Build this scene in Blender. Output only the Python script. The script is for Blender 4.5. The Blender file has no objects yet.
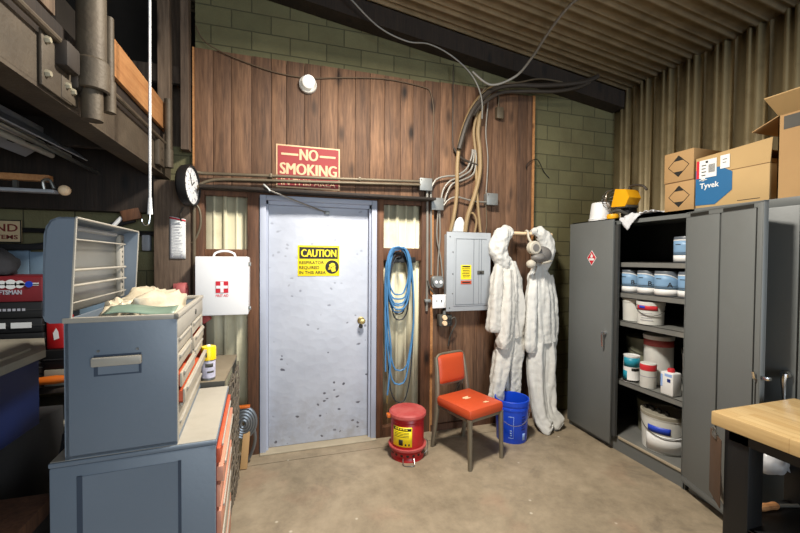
import bpy, bmesh, math, random
from mathutils import Vector, Matrix, noise, Euler
random.seed(7)
PI = math.pi
sc = bpy.context.scene
COL = sc.collection
V = Vector
R = math.radians

# ---------------------------------------------------------------- materials
def lin(c):
    return tuple(((v/255)/12.92 if v/255 <= .04045 else ((v/255+.055)/1.055)**2.4) for v in c)

class N:
    def __init__(s, name):
        s.m = bpy.data.materials.new(name); s.m.use_nodes = True
        s.t = s.m.node_tree; s.b = s.t.nodes['Principled BSDF']
    def n(s, typ, **kw):
        x = s.t.nodes.new(typ)
        for k, v in kw.items():
            if k in x.inputs: x.inputs[k].default_value = v
            else: setattr(x, k, v)
        return x
    def l(s, a, b): s.t.links.new(a, b)
    def coord(s, scale=(1,1,1), out='Object'):
        tc = s.n('ShaderNodeTexCoord'); mp = s.n('ShaderNodeMapping'); mp.inputs['Scale'].default_value = scale
        s.l(tc.outputs[out], mp.inputs['Vector']); return mp.outputs['Vector']
    def noise(s, vec, scale, detail=4, rough=.55, dist=0):
        x = s.n('ShaderNodeTexNoise'); x.inputs['Scale'].default_value = scale
        x.inputs['Detail'].default_value = detail; x.inputs['Roughness'].default_value = rough
        x.inputs['Distortion'].default_value = dist
        s.l(vec, x.inputs['Vector']); return x.outputs['Fac']
    def ramp(s, fac, stops):
        x = s.n('ShaderNodeValToRGB'); r = x.color_ramp
        while len(r.elements) < len(stops): r.elements.new(.5)
        for e, (p, c) in zip(r.elements, stops):
            e.position = p; e.color = (*c, 1)
        s.l(fac, x.inputs['Fac']); return x.outputs['Color']
    def mix(s, fac, a, b, mode='MIX'):
        x = s.n('ShaderNodeMix', data_type='RGBA', blend_type=mode)
        for v, i in ((fac, 0), (a, 6), (b, 7)):
            if hasattr(v, 'links') or hasattr(v, 'is_linked'): s.l(v, x.inputs[i])
            elif isinstance(v, (int, float)): x.inputs[i].default_value = v
            else: x.inputs[i].default_value = (*v, 1)
        return x.outputs[2]
    def bump(s, h, strength=.3, dist=.01):
        x = s.n('ShaderNodeBump'); x.inputs['Strength'].default_value = strength; x.inputs['Distance'].default_value = dist
        s.l(h, x.inputs['Height']); s.l(x.outputs['Normal'], s.b.inputs['Normal'])
    def base(s, c):
        if hasattr(c, 'is_linked'): s.l(c, s.b.inputs['Base Color'])
        else: s.b.inputs['Base Color'].default_value = (*c, 1)
    def set(s, rough=.5, metal=0, spec=None):
        s.b.inputs['Roughness'].default_value = rough; s.b.inputs['Metallic'].default_value = metal
        if spec is not None: s.b.inputs['Specular IOR Level'].default_value = spec

def mk(name, rgb, rough=.5, metal=0, var=.12, scale=6, bump=0, bscale=60, dirt=None, dirt_amt=.5, dscale=4):
    """plain surface with a little mottling, optional worn patches and grain"""
    q = N(name); c = lin(rgb); v = q.coord()
    f = q.noise(v, scale)
    lo = tuple(x*(1-var) for x in c); hi = tuple(min(1, x*(1+var)) for x in c)
    col = q.ramp(f, [(.3, lo), (.7, hi)])
    if dirt:
        g = q.noise(v, dscale, 8, .65)
        m = q.ramp(g, [(.55-.15*dirt_amt, (0,0,0)), (.75, (dirt_amt,)*3)])
        col = q.mix(m, col, lin(dirt))
    q.base(col); q.set(rough, metal)
    if bump: q.bump(q.noise(v, bscale, 5), bump, .01)
    return q.m

M = {}
def wood_mat(name, dark, mid, light, rough=.75, axis='z', gs=1.0):
    q = N(name)
    sx = {'z': (9, 9, .7), 'y': (9, .7, 9), 'x': (.7, 9, 9)}[axis]
    v = q.coord(tuple(s*gs for s in sx))
    at = q.n('ShaderNodeAttribute', attribute_name='tone')
    ad = q.n('ShaderNodeVectorMath', operation='ADD')
    sc_ = q.n('ShaderNodeVectorMath', operation='SCALE'); sc_.inputs['Scale'].default_value = 40
    q.l(at.outputs['Color'], sc_.inputs[0]); q.l(v, ad.inputs[0]); q.l(sc_.outputs[0], ad.inputs[1])
    vv = ad.outputs[0]
    f = q.noise(vv, 1.3, 6, .6, 1.2)
    g = q.noise(vv, 7, 4, .6, .3)
    c = q.ramp(f, [(.28, lin(dark)), (.5, lin(mid)), (.72, lin(light))])
    c = q.mix(.45, c, q.ramp(g, [(.3, lin(dark)), (.65, lin(light))]))
    # tone of each board
    tn = q.ramp(at.outputs['Fac'], [(0, (.62,.60,.60)), (1, (1.12,1.10,1.06))])
    c = q.mix(1.0, c, tn, 'MULTIPLY')
    # knots
    kv = q.coord({'z': (5.5, 5.5, 2.2), 'y': (5.5, 2.2, 5.5), 'x': (2.2, 5.5, 5.5)}[axis])
    vo = q.n('ShaderNodeTexVoronoi', feature='F1'); q.l(kv, vo.inputs['Vector']); vo.inputs['Scale'].default_value = 1.0
    k = q.ramp(vo.outputs['Distance'], [(.06, (1,1,1)), (.22, (0,0,0))])
    c = q.mix(k, c, lin(tuple(x*.55 for x in dark)))
    # broad weathering
    wv = q.coord((1.2, 1.2, .8)); w = q.noise(wv, 1.6, 5, .6)
    c = q.mix(q.ramp(w, [(.45, (0,0,0)), (.8, (.55,.55,.55))]), c, lin(tuple(x*.7 for x in dark)))
    q.base(c); q.set(rough); q.bump(g, .35, .006)
    M[name] = q.m
wood_mat('plank_wood', (66,46,33), (112,80,58), (150,113,84))
wood_mat('stud_wood', (62,38,24), (98,62,40), (128,88,60))
wood_mat('pale_plank', (150,98,55), (178,122,72), (198,146,94), axis='y')
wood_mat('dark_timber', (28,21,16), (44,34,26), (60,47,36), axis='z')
wood_mat('post_wood', (70,55,44), (104,86,70), (134,114,96), axis='z')
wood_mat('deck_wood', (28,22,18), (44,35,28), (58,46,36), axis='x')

def block_mat():
    q = N('painted_block')
    v = q.coord((1,1,1)); sw = q.n('ShaderNodeSeparateXYZ'); cb = q.n('ShaderNodeCombineXYZ')
    q.l(v, sw.inputs[0]); q.l(sw.outputs[0], cb.inputs[0]); q.l(sw.outputs[2], cb.inputs[1])
    br = q.n('ShaderNodeTexBrick'); q.l(cb.outputs[0], br.inputs['Vector'])
    br.inputs['Scale'].default_value = 1
    br.inputs['Mortar Size'].default_value = .006; br.inputs['Mortar Smooth'].default_value = .6
    br.inputs['Brick Width'].default_value = .30; br.inputs['Row Height'].default_value = .149
    br.inputs['Color1'].default_value = (*lin((124,119,84)), 1); br.inputs['Color2'].default_value = (*lin((106,103,72)), 1)
    br.inputs['Mortar'].default_value = (*lin((74,72,50)), 1)
    f = q.noise(v, 3.2, 7, .6)
    c = q.mix(q.ramp(f, [(.35, (0,0,0)), (.75, (.6,.6,.6))]), br.outputs['Color'], lin((90,82,56)))
    q.base(c); q.set(.85)
    fine = q.noise(v, 55, 4, .6)
    mx = q.n('ShaderNodeMath', operation='MULTIPLY_ADD'); q.l(br.outputs['Fac'], mx.inputs[0]); mx.inputs[1].default_value = -1.2; q.l(fine, mx.inputs[2])
    q.bump(mx.outputs[0], .5, .008); M['block'] = q.m
block_mat()

def concrete_mat():
    q = N('stained_concrete'); v = q.coord()
    f = q.noise(v, 1.6, 9, .68, .6); g = q.noise(v, 11, 7, .7); h = q.noise(v, 70, 3, .6)
    c = q.ramp(f, [(.32, lin((112,100,80))), (.5, lin((146,131,108))), (.68, lin((172,156,132)))])
    c = q.mix(.35, c, q.ramp(g, [(.3, lin((108,96,80))), (.7, lin((176,160,136)))]))
    # dark oily stains and pale paint flecks
    s = q.noise(v, 2.4, 6, .7, .8)
    c = q.mix(q.ramp(s, [(.56, (0,0,0)), (.72, (.5,.5,.5))]), c, lin((92,84,74)))
    r = q.noise(v, 1.9, 3, .5); c = q.mix(q.ramp(r, [(.6, (0,0,0)), (.75, (.3,.3,.3))]), c, lin((172,128,104)))
    vo = q.n('ShaderNodeTexVoronoi', feature='F1'); q.l(v, vo.inputs['Vector']); vo.inputs['Scale'].default_value = 5.5
    c = q.mix(q.ramp(vo.outputs['Distance'], [(.03, (.7,.7,.7)), (.07, (0,0,0))]), c, lin((206,196,178)))
    q.base(c); q.set(.62); q.bump(h, .15, .004); M['floor'] = q.m
concrete_mat()

def door_mat():
    q = N('chipped_door_paint'); v = q.coord()
    f = q.noise(v, 2.2, 5); c = q.ramp(f, [(.3, lin((174,179,192))), (.7, lin((192,197,209)))])
    # dents and chips get denser towards the bottom and the latch side
    sp = q.n('ShaderNodeSeparateXYZ'); q.l(v, sp.inputs[0])
    vo = q.n('ShaderNodeTexVoronoi', feature='F1'); vo.inputs['Scale'].default_value = 1
    dv = q.n('ShaderNodeMapping'); dv.inputs['Scale'].default_value = (11, 11, 14); q.l(v, dv.inputs['Vector'])
    ns = q.n('ShaderNodeTexNoise'); ns.inputs['Scale'].default_value = 9; q.l(v, ns.inputs['Vector'])
    ad = q.n('ShaderNodeMix', data_type='RGBA', blend_type='ADD'); ad.inputs[0].default_value = .9
    q.l(dv.outputs[0], ad.inputs[6]); q.l(ns.outputs['Color'], ad.inputs[7]); q.l(ad.outputs[2], vo.inputs['Vector'])
    chip = q.ramp(vo.outputs['Distance'], [(.11, (1,1,1)), (.17, (0,0,0))])
    lo = q.ramp(sp.outputs[2], [(.35, (1,1,1)), (.75, (0,0,0))])
    big = q.noise(v, 2.6, 3); area = q.ramp(big, [(.34, (0,0,0)), (.46, (1,1,1))])
    k = q.mix(1, chip, area, 'MULTIPLY')
    mr = q.n('ShaderNodeMapRange'); mr.inputs['From Min'].default_value = 1.5; mr.inputs['From Max'].default_value = .5
    mr.inputs['To Min'].default_value = .35; mr.inputs['To Max'].default_value = 1.0; q.l(sp.outputs[2], mr.inputs['Value'])
    k = q.mix(1, k, mr.outputs[0], 'MULTIPLY')
    c = q.mix(k, c, lin((84,84,96)))
    # scuffing along the bottom edge
    mr2 = q.n('ShaderNodeMapRange'); mr2.inputs['From Min'].default_value = .55; mr2.inputs['From Max'].default_value = .05
    mr2.inputs['To Min'].default_value = 0; mr2.inputs['To Max'].default_value = .55; q.l(sp.outputs[2], mr2.inputs['Value'])
    sc2 = q.ramp(q.noise(v, 6, 8, .7), [(.45, (0,0,0)), (.65, (1,1,1))])
    c = q.mix(q.mix(1, sc2, mr2.outputs[0], 'MULTIPLY'), c, lin((150,144,140)))
    q.base(c); q.set(.42)
    q.bump(vo.outputs['Distance'], .45, .006); M['door'] = q.m
door_mat()

def metal_sheet(name, a, b, stain):
    q = N(name); v = q.coord((3,3,.35)); f = q.noise(v, 2.2, 7, .6)
    c = q.ramp(f, [(.3, lin(a)), (.7, lin(b))])
    v2 = q.coord((1,1,1)); s = q.noise(v2, 4, 8, .7)
    c = q.mix(q.ramp(s, [(.5, (0,0,0)), (.8, (.7,.7,.7))]), c, lin(stain))
    q.base(c); q.set(.5, .0 if name == 'cream_siding' else .25); q.bump(q.noise(v2, 40, 4), .1, .004); M[name] = q.m
metal_sheet('right_sheet', (150,134,100), (182,165,128), (104,90,66))
metal_sheet('roof_sheet', (138,122,96), (168,150,120), (100,86,66))
metal_sheet('cream_siding', (204,196,164), (220,214,186), (168,158,126))

def butcher():
    q = N('butcher_block'); v = q.coord((1,1,1))
    br = q.n('ShaderNodeTexBrick'); mp = q.n('ShaderNodeMapping'); mp.inputs['Rotation'].default_value = (0,0,R(90)); q.l(v, mp.inputs['Vector']); q.l(mp.outputs[0], br.inputs['Vector'])
    br.inputs['Scale'].default_value = 1; br.inputs['Brick Width'].default_value = .42; br.inputs['Row Height'].default_value = .042; br.inputs['Mortar Size'].default_value = .0008
    br.inputs['Color1'].default_value = (*lin((204,178,130)), 1); br.inputs['Color2'].default_value = (*lin((184,152,102)), 1); br.inputs['Mortar'].default_value = (*lin((150,108,62)), 1)
    g = q.noise(q.coord((22, 2, 22)), 3, 4)
    c = q.mix(.25, br.outputs['Color'], q.ramp(g, [(.3, lin((170,128,74))), (.7, lin((228,196,138)))]))
    q.base(c); q.set(.38); M['butcher'] = q.m
butcher()

def emis(name, rgb, s, base=None):
    q = N(name); q.base(lin(base or rgb)); q.b.inputs['Emission Color'].default_value = (*lin(rgb), 1); q.b.inputs['Emission Strength'].default_value = s
    q.set(.3); M[name] = q.m
emis('lit_bulb', (255,252,244), .9)

def P(key, *a, **k): M[key] = mk(key, *a, **k)
P('cab_grey', (104,107,106), .45, var=.05, scale=2, dirt=(84,84,80), dirt_amt=.25, bump=.03)
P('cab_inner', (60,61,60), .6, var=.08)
P('shelf_grey', (112,112,108), .5, var=.06, dirt=(150,144,132), dirt_amt=.35, dscale=7)
P('beige_edge', (168,156,134), .6, var=.1)
P('tool_blue', (108,119,131), .45, var=.05, scale=2, dirt=(90,100,110), dirt_amt=.3, bump=.04)
P('tool_blue_dark', (52,64,80), .5)
P('tool_light', (168,162,150), .5, var=.06, dirt=(128,116,96), dirt_amt=.4)
P('drawer_beige', (178,168,150), .5, dirt=(140,124,100), dirt_amt=.35)
P('drawer_orange', (196,88,52), .55, dirt=(150,64,42), dirt_amt=.5)
P('salmon', (204,142,116), .5, dirt=(168,108,84), dirt_amt=.4)
P('dark_red', (110,30,24), .6)
P('chrome', (200,200,200), .2, 1, var=.03)
P('alu', (150,148,142), .38, .9, var=.08)
P('chair_metal', (128,119,102), .42, .45, var=.15, dirt=(96,84,66), dirt_amt=.4)
P('galv', (136,138,136), .5, .5, var=.12, scale=14)
P('conduit', (104,92,74), .5, .35, var=.15)
P('conduit_light', (138,134,126), .5, .3, var=.08)
P('tan_cable', (146,122,86), .6, var=.14)
P('dark_cable', (58,50,42), .6, var=.12)
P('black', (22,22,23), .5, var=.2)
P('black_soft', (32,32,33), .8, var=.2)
P('bench_black', (14,14,15), .5, var=.2, bump=.08, bscale=120)
P('panel_grey', (164,169,174), .45, var=.03)
P('panel_line', (120,125,130), .5, var=.03)
P('white', (236,236,236), .45, var=.02)
P('firstaid_white', (242,243,245), .35, var=.015)
P('red_ink', (204,36,52), .5, var=.05)
P('sign_red', (142,40,42), .65, var=.06, dirt=(138,64,58), dirt_amt=.25)
P('faded_cream', (208,176,138), .65, var=.05)
P('sign_cream', (240,208,168), .6, var=.04)
P('sign_yellow', (255,226,24), .45, var=.02)
P('ink_black', (24,22,16), .6, var=.05)
P('can_red', (176,28,30), .38, var=.1, dirt=(128,24,26), dirt_amt=.3)
P('can_lid_red', (176,66,64), .6, var=.1, dirt=(188,120,112), dirt_amt=.6, dscale=6)
P('vinyl_orange', (196,76,38), .42, var=.06, dirt=(158,60,34), dirt_amt=.35, dscale=6)
P('foam_tear', (226,190,150), .9)
P('bucket_blue', (20,72,204), .35, var=.05)
P('ink_pale_blue', (150,180,232), .5)
P('ink_navy', (14,40,120), .5)
P('hose_blue', (72,128,176), .45, var=.15)
P('cord_dark', (46,48,54), .55)
P('tyvek', (206,203,196), .7, var=.05, scale=4, bump=.6, bscale=26, dirt=(176,168,152), dirt_amt=.35)
P('tyvek_white', (212,211,206), .65, var=.04, scale=4, bump=.6, bscale=24, dirt=(188,182,170), dirt_amt=.3)
P('mask_grey', (120,116,112), .5)
P('mask_light', (196,188,172), .6)
P('cardboard', (174,138,92), .8, var=.05, scale=3, dirt=(156,120,78), dirt_amt=.3)
P('cardboard_pale', (190,158,108), .8, var=.05, scale=3)
P('cardboard_edge', (116,84,50), .85)
P('tyvek_blue', (22,98,148), .6, var=.03)
P('yellow_tool', (246,176,20), .4, var=.05)
P('spray_yellow', (246,208,20), .35, var=.03)
P('label_white', (232,232,230), .5, var=.03)
P('label_lilac', (196,194,214), .4, var=.25, scale=30)
P('can_metal', (122,126,130), .35, .7, var=.08)
P('label_blue', (126,162,196), .45, var=.05)
P('teal', (30,140,164), .45, var=.05)
P('label_red', (206,48,56), .45)
P('label_blue_deep', (30,66,190), .45)
P('bucket_white', (214,214,208), .5, var=.05, dirt=(180,176,164), dirt_amt=.3)
P('bucket_olive', (128,128,108), .5, var=.08)
P('grimy', (74,72,66), .7, var=.25)
P('beam_steel', (78,68,55), .65, .15, var=.25, dirt=(56,44,33), dirt_amt=.7, dscale=5, bump=.25, bscale=50)
P('beam_dark', (46,38,31), .75, .1, var=.25)
P('pipe_steel', (84,74,60), .6, .25, var=.2, dirt=(58,45,34), dirt_amt=.6, dscale=9, bump=.2, bscale=60)
P('bolt_light', (170,162,140), .5, .5)
P('rope_white', (222,222,222), .7, bump=.3, bscale=200)
P('bag_plastic', (196,182,156), .4, var=.12, scale=5, dirt=(214,206,186), dirt_amt=.6, bump=.5, bscale=18)
P('bag_green', (120,140,124), .35, var=.25)
P('rag', (214,216,220), .8, var=.06, bump=.3, bscale=40)
P('brown_board', (74,53,36), .75, var=.12)
P('paper', (232,232,230), .7, var=.03)
P('navy_bin', (16,36,86), .45, var=.1)
P('bin_lid', (150,144,128), .6, var=.1, dirt=(112,106,94), dirt_amt=.4)
P('foam_panel', (126,150,170), .7, var=.12, scale=9)
P('case_red', (112,22,30), .5, var=.15)
P('ink_grey', (168,168,176), .5, var=.2)
P('sign_plate', (196,172,132), .6, var=.1)
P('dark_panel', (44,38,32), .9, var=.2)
P('jacket', (30,31,36), .85, var=.25)
P('amber', (196,98,24), .45, var=.15)
P('fixture_white', (150,152,156), .5, var=.08, dirt=(110,108,100), dirt_amt=.4)
P('tube_lamp', (196,194,184), .35)
P('rack_wire', (120,108,92), .5, .5, var=.2)
P('rack_top', (120,108,88), .6, var=.1, dirt=(92,82,64), dirt_amt=.5)
P('pink_red', (176,92,92), .6)
P('brass', (190,166,110), .3, .9)
P('frame_white', (168,174,190), .5, var=.03, dirt=(140,142,154), dirt_amt=.25)
P('lid_steel', (122,120,113), .35, .6, var=.15, scale=3, dirt=(112,106,94), dirt_amt=.5)
P('lamp_ring', (196,192,184), .5)
P('can_dark', (92,99,108), .4, var=.05)
P('cable_brown', (92,74,54), .6, var=.15)
P('wire_steel', (150,146,140), .35, .9)
P('plastic_clear', (190,190,192), .3, var=.2)

# ---------------------------------------------------------------- mesh helper
WORLD = {}
class MB:
    def __init__(s): s.v = []; s.f = []; s.t = []; s.tone = .5
    def add(s, vs, fs):
        o = len(s.v); s.v += [V(p) for p in vs]
        for f in fs: s.f.append([i+o for i in f]); s.t.append(s.tone)
        return s
    def box(s, a, b, bev=0, rot=None, piv=None):
        """axis aligned box between two corners, optionally bevelled and turned about piv"""
        a, b = V(a), V(b); lo = V((min(a[i], b[i]) for i in range(3))); hi = V((max(a[i], b[i]) for i in range(3)))
        if bev <= 0:
            vs = [(x,y,z) for x in (lo.x,hi.x) for y in (lo.y,hi.y) for z in (lo.z,hi.z)]
            fs = [(0,1,3,2),(4,6,7,5),(0,4,5,1),(2,3,7,6),(0,2,6,4),(1,5,7,3)]
        else:
            bm = bmesh.new(); bmesh.ops.create_cube(bm, size=1)
            for v in bm.verts: v.co = V((lo[i] + (v.co[i]+.5)*(hi[i]-lo[i]) for i in range(3)))
            bv = min(bev, .49*min(hi-lo))
            bmesh.ops.bevel(bm, geom=list(bm.edges), offset=bv, segments=2, affect='EDGES', profile=.5)
            bm.verts.index_update(); vs = [v.co.copy() for v in bm.verts]; fs = [[v.index for v in f.verts] for f in bm.faces]; bm.free()
        if rot is not None:
            m = rot if isinstance(rot, Matrix) else Euler(rot).to_matrix()
            pv = V(piv) if piv is not None else (lo+hi)/2
            vs = [m @ (V(p)-pv) + pv for p in vs]
        return s.add(vs, fs)
    def ring_tube(s, rings, cap=True, closed=False):
        n = len(rings[0]); vs = [p for r in rings for p in r]; fs = []
        m = len(rings)
        for i in range(m if closed else m-1):
            for j in range(n):
                a = i*n+j; b = i*n+(j+1) % n; c = ((i+1) % m)*n+(j+1) % n; d = ((i+1) % m)*n+j
                fs.append((a, b, c, d))
        if cap and not closed:
            fs.append(tuple(reversed(range(n)))); fs.append(tuple(range((m-1)*n, m*n)))
        return s.add(vs, fs)
    def tube(s, pts, r, n=8, cap=True, closed=False):
        pts = [V(p) for p in pts]; m = len(pts); rings = []
        up = None
        for i, p in enumerate(pts):
            if closed: t = pts[(i+1) % m]-pts[i-1]
            else: t = pts[min(i+1, m-1)]-pts[max(i-1, 0)]
            if t.length < 1e-9: t = V((0,0,1))
            t.normalize()
            if up is None:
                up = V((0,0,1)) if abs(t.z) < .9 else V((0,1,0))
            x = up.cross(t)
            if x.length < 1e-4: x = V((1,0,0)).cross(t)
            x.normalize(); y = t.cross(x).normalized(); up = y
            rr = r[i] if isinstance(r, (list, tuple)) else r
            rings.append([p + x*rr*math.cos(2*PI*k/n) + y*rr*math.sin(2*PI*k/n) for k in range(n)])
        return s.ring_tube(rings, cap, closed)
    def cyl(s, a, b, r, r2=None, n=24): return s.tube([a, b], [r, r if r2 is None else r2], n)
    def lathe(s, prof, c, n=32, axis='z', a0=0, a1=2*PI):
        c = V(c); full = abs(a1-a0-2*PI) < 1e-6; m = n if full else n+1; vs = []
        for (r, h) in prof:
            for k in range(m):
                a = a0+(a1-a0)*k/n; x, y = r*math.cos(a), r*math.sin(a)
                vs.append(c + (V((x,y,h)) if axis == 'z' else V((x,-h,y)) if axis == 'y' else V((h,x,y))))
        fs = []
        for i in range(len(prof)-1):
            for k in range(n):
                a = i*m+k; b = i*m+(k+1) % m
                fs.append((a, b, b+m, a+m))
        return s.add(vs, fs)
    def prism(s, poly, d):
        """polygon (3d points) pushed along vector d"""
        d = V(d); n = len(poly); vs = [V(p) for p in poly]+[V(p)+d for p in poly]
        fs = [tuple(range(n)), tuple(reversed(range(n, 2*n)))]
        fs += [(i, i+n, (i+1) % n+n, (i+1) % n) for i in range(n)]
        return s.add(vs, fs)
    def sphere(s, c, r, n=20, m=12, sq=(1,1,1)):
        c = V(c); prof = [(max(1e-4, math.sin(PI*i/m)), -math.cos(PI*i/m)) for i in range(m+1)]
        vs = []
        for (rr, h) in prof:
            for k in range(n): vs.append(c+V((rr*math.cos(2*PI*k/n)*r*sq[0], rr*math.sin(2*PI*k/n)*r*sq[1], h*r*sq[2])))
        fs = [(i*n+k, i*n+(k+1) % n, (i+1)*n+(k+1) % n, (i+1)*n+k) for i in range(m) for k in range(n)]
        return s.add(vs, fs)
    def grid(s, fn, nu, nv):
        vs = [fn(i/nu, j/nv) for j in range(nv+1) for i in range(nu+1)]; w = nu+1
        return s.add(vs, [(j*w+i, j*w+i+1, (j+1)*w+i+1, (j+1)*w+i) for j in range(nv) for i in range(nu)])
    def text(s, body, fn, size, width=None, bold=0, depth=.0008, align='LEFT'):
        """lettering; fn maps (u right, v up, w out) to a point"""
        cu = bpy.data.curves.new('lettering_source', 'FONT'); cu.body = body; cu.size = size; cu.offset = bold; cu.align_x = 'LEFT'
        cu.extrude = depth; cu.resolution_u = 3
        o = bpy.data.objects.new('lettering_source', cu); COL.objects.link(o)
        dg = bpy.context.evaluated_depsgraph_get(); dg.update()
        me = o.evaluated_get(dg).to_mesh()
        xs = [v.co.x for v in me.vertices] or [0]; x0, x1 = min(xs), max(xs)
        k = (width/(x1-x0)) if width else 1
        w = (x1-x0)*k; off = {'LEFT': 0, 'CENTER': -w/2, 'RIGHT': -w}[align]
        s.add([fn((v.co.x-x0)*k+off, v.co.y, v.co.z) for v in me.vertices], [list(p.vertices) for p in me.polygons])
        o.evaluated_get(dg).to_mesh_clear()
        bpy.data.objects.remove(o); bpy.data.curves.remove(cu)
        return s
    def build(s, name, mat, parent=None, smooth=35, sol=0, sub=0, local=False):
        me = bpy.data.meshes.new(name)
        pw = WORLD.get(parent.name, V((0,0,0))) if parent else None
        if parent is None:
            lo = V((min(p[i] for p in s.v) for i in range(3))); hi = V((max(p[i] for p in s.v) for i in range(3)))
            org = V(((lo.x+hi.x)/2, (lo.y+hi.y)/2, lo.z))
        else: org = V((0,0,0)) if local else pw
        me.from_pydata([tuple(p-org) for p in s.v], [], s.f)
        a = me.attributes.new('tone', 'FLOAT_COLOR', 'CORNER')
        k = 0
        for poly, t in zip(me.polygons, s.t):
            for _ in poly.loop_indices: a.data[k].color = (t, t, t, 1); k += 1
        bm = bmesh.new(); bm.from_mesh(me); bmesh.ops.recalc_face_normals(bm, faces=bm.faces); bm.to_mesh(me); bm.free()
        me.materials.append(M[mat])
        o = bpy.data.objects.new(name, me); COL.objects.link(o)
        if smooth: me.polygons.foreach_set('use_smooth', [True]*len(me.polygons)); me.set_sharp_from_angle(angle=R(smooth))
        if sol:
            md = o.modifiers.new('thickness', 'SOLIDIFY'); md.thickness = sol; md.offset = 0
        if sub:
            md = o.modifiers.new('smooth', 'SUBSURF'); md.levels = sub; md.render_levels = sub
        if parent is None: o.location = org; WORLD[o.name] = org
        else: o.parent = parent; WORLD[o.name] = pw
        return o

def tag(o, label, cat, group=None, kind=None):
    if label: o['label'] = label
    if cat: o['category'] = cat
    if group: o['group'] = group
    if kind: o['kind'] = kind
    return o
def thing(name, label, cat, loc, rz=0, group=None):
    o = bpy.data.objects.new(name, None); o.empty_display_size = .05; COL.objects.link(o); o.location = loc; o.rotation_euler.z = rz
    WORLD[o.name] = V(loc) if rz == 0 else V((0,0,0))
    return tag(o, label, cat, group)
def struct(mb, name, mat, parent=None, **k):
    o = mb.build(name, mat, parent, **k)
    if parent is None: o['kind'] = 'structure'
    return o
def lab(o, s): o['label'] = s; return o
def spline(pts, n=8):
    """smooth curve through points"""
    P_ = [V(p) for p in pts]; out = []
    for i in range(len(P_)-1):
        a = P_[max(i-1, 0)]; b = P_[i]; c = P_[i+1]; d = P_[min(i+2, len(P_)-1)]
        for k in range(n):
            t = k/n
            out.append(.5*((2*b)+(c-a)*t+(2*a-5*b+4*c-d)*t*t+(3*b-a-3*c+d)*t**3))
    out.append(P_[-1]); return out
def on_wall(x, y, z):   # lettering on something facing the room (-y)
    return lambda u, v, w: V((x+u, y-w, z+v))
def on_left(x, y, z):   # lettering on something facing -x; text runs towards -y
    return lambda u, v, w: V((x-w, y-u, z+v))
def on_can(c, r, a, z): # lettering wrapped round a can, a = centre angle
    return lambda u, v, w: V((c[0]+(r+w)*math.cos(a+u/r), c[1]+(r+w)*math.sin(a+u/r), z+v))

# ---------------------------------------------------------------- camera
cam_d = bpy.data.cameras.new('camera'); cam = bpy.data.objects.new('camera', cam_d); COL.objects.link(cam)
cam_d.sensor_width = 36; cam_d.lens = 380.674/800*36; cam_d.clip_start = .05
yaw, pit, rol = .296754887, .0197423179, .00719929333
fwd = V((math.sin(yaw)*math.cos(pit), math.cos(yaw)*math.cos(pit), -math.sin(pit)))
r0 = V((math.cos(yaw), -math.sin(yaw), 0)); u0 = r0.cross(fwd)
rr = r0*math.cos(rol)+u0*math.sin(rol); uu = -r0*math.sin(rol)+u0*math.cos(rol)
cam.matrix_world = Matrix(((rr.x, uu.x, -fwd.x, 0), (rr.y, uu.y, -fwd.y, -3.27629), (rr.z, uu.z, -fwd.z, 1.59318), (0,0,0,1)))
sc.camera = cam

# ================================================================= SETTING
b = MB().box((-3.2,-8,-.12), (3.6,-.189,0)).box((-3.2,-.181,-.12), (3.6,.12,0))
struct(b, 'floor', 'floor', smooth=0)
SL = .137
def roof_z(x): return 3.40+SL*(3.44-x)
# block wall (with the doorway closed by the panelling in front of it)
b = MB().prism([(-3.2,.062,0),(3.6,.062,0),(3.6,.062,3.9),(-.66,.062,4.15),(-.66,.062,2.45),(-3.2,.062,2.45)], (0,.14,0))
struct(b, 'wall_back', 'block', smooth=0)
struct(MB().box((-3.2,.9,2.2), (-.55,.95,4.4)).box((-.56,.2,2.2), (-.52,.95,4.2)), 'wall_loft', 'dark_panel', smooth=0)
# right corrugated wall
prof = [(0,0),(.085,0),(.095,.035),(.115,.035),(.125,0),(.14,0),(.15,.035),(.17,.035),(.18,0),(.215,0)]
ys = []; y = .06
while y > -8:
    for (dy, d) in prof: ys.append((y-dy*1.08, d))
    y -= .232
b = MB(); vs = []; fs = []
for (yy, d) in ys: vs += [(3.47-d, yy, 0), (3.47-d, yy, 3.6)]
for i in range(len(ys)-1): fs.append((2*i, 2*i+1, 2*i+3, 2*i+2))
b.add(vs, fs); struct(b, 'wall_right', 'right_sheet', smooth=20, sol=.002)
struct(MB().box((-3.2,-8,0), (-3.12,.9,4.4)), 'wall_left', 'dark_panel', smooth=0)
# sloped corrugated roof, ribs running down the slope
b = MB(); vs = []; fs = []; rp = [(0,0),(.045,0),(.055,.016),(.075,.016),(.085,0),(.115,0),(.12,.007),(.13,.007),(.135,0)]
ry = []; y = .95
while y > -8:
    for (dy, d) in rp: ry.append((y-dy, d))
    y -= .165
for (yy, d) in ry: vs += [(-3.2, yy, roof_z(-3.2)-d), (3.6, yy, roof_z(3.6)-d)]
for i in range(len(ry)-1): fs.append((2*i, 2*i+1, 2*i+3, 2*i+2))
b.add(vs, fs); struct(b, 'ceiling', 'roof_sheet', smooth=20, sol=.003)
# dark rafter against the back wall
def rz_(x, d): return roof_z(x)-d
b = MB().prism([(-.6,-.1,rz_(-.6,.03)), (3.43,-.1,rz_(3.43,.03)), (3.43,-.1,rz_(3.43,.20)), (-.6,-.1,rz_(-.6,.19))], (0,.155,0))
struct(b, 'trim_1', 'dark_timber', smooth=0)

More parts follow.
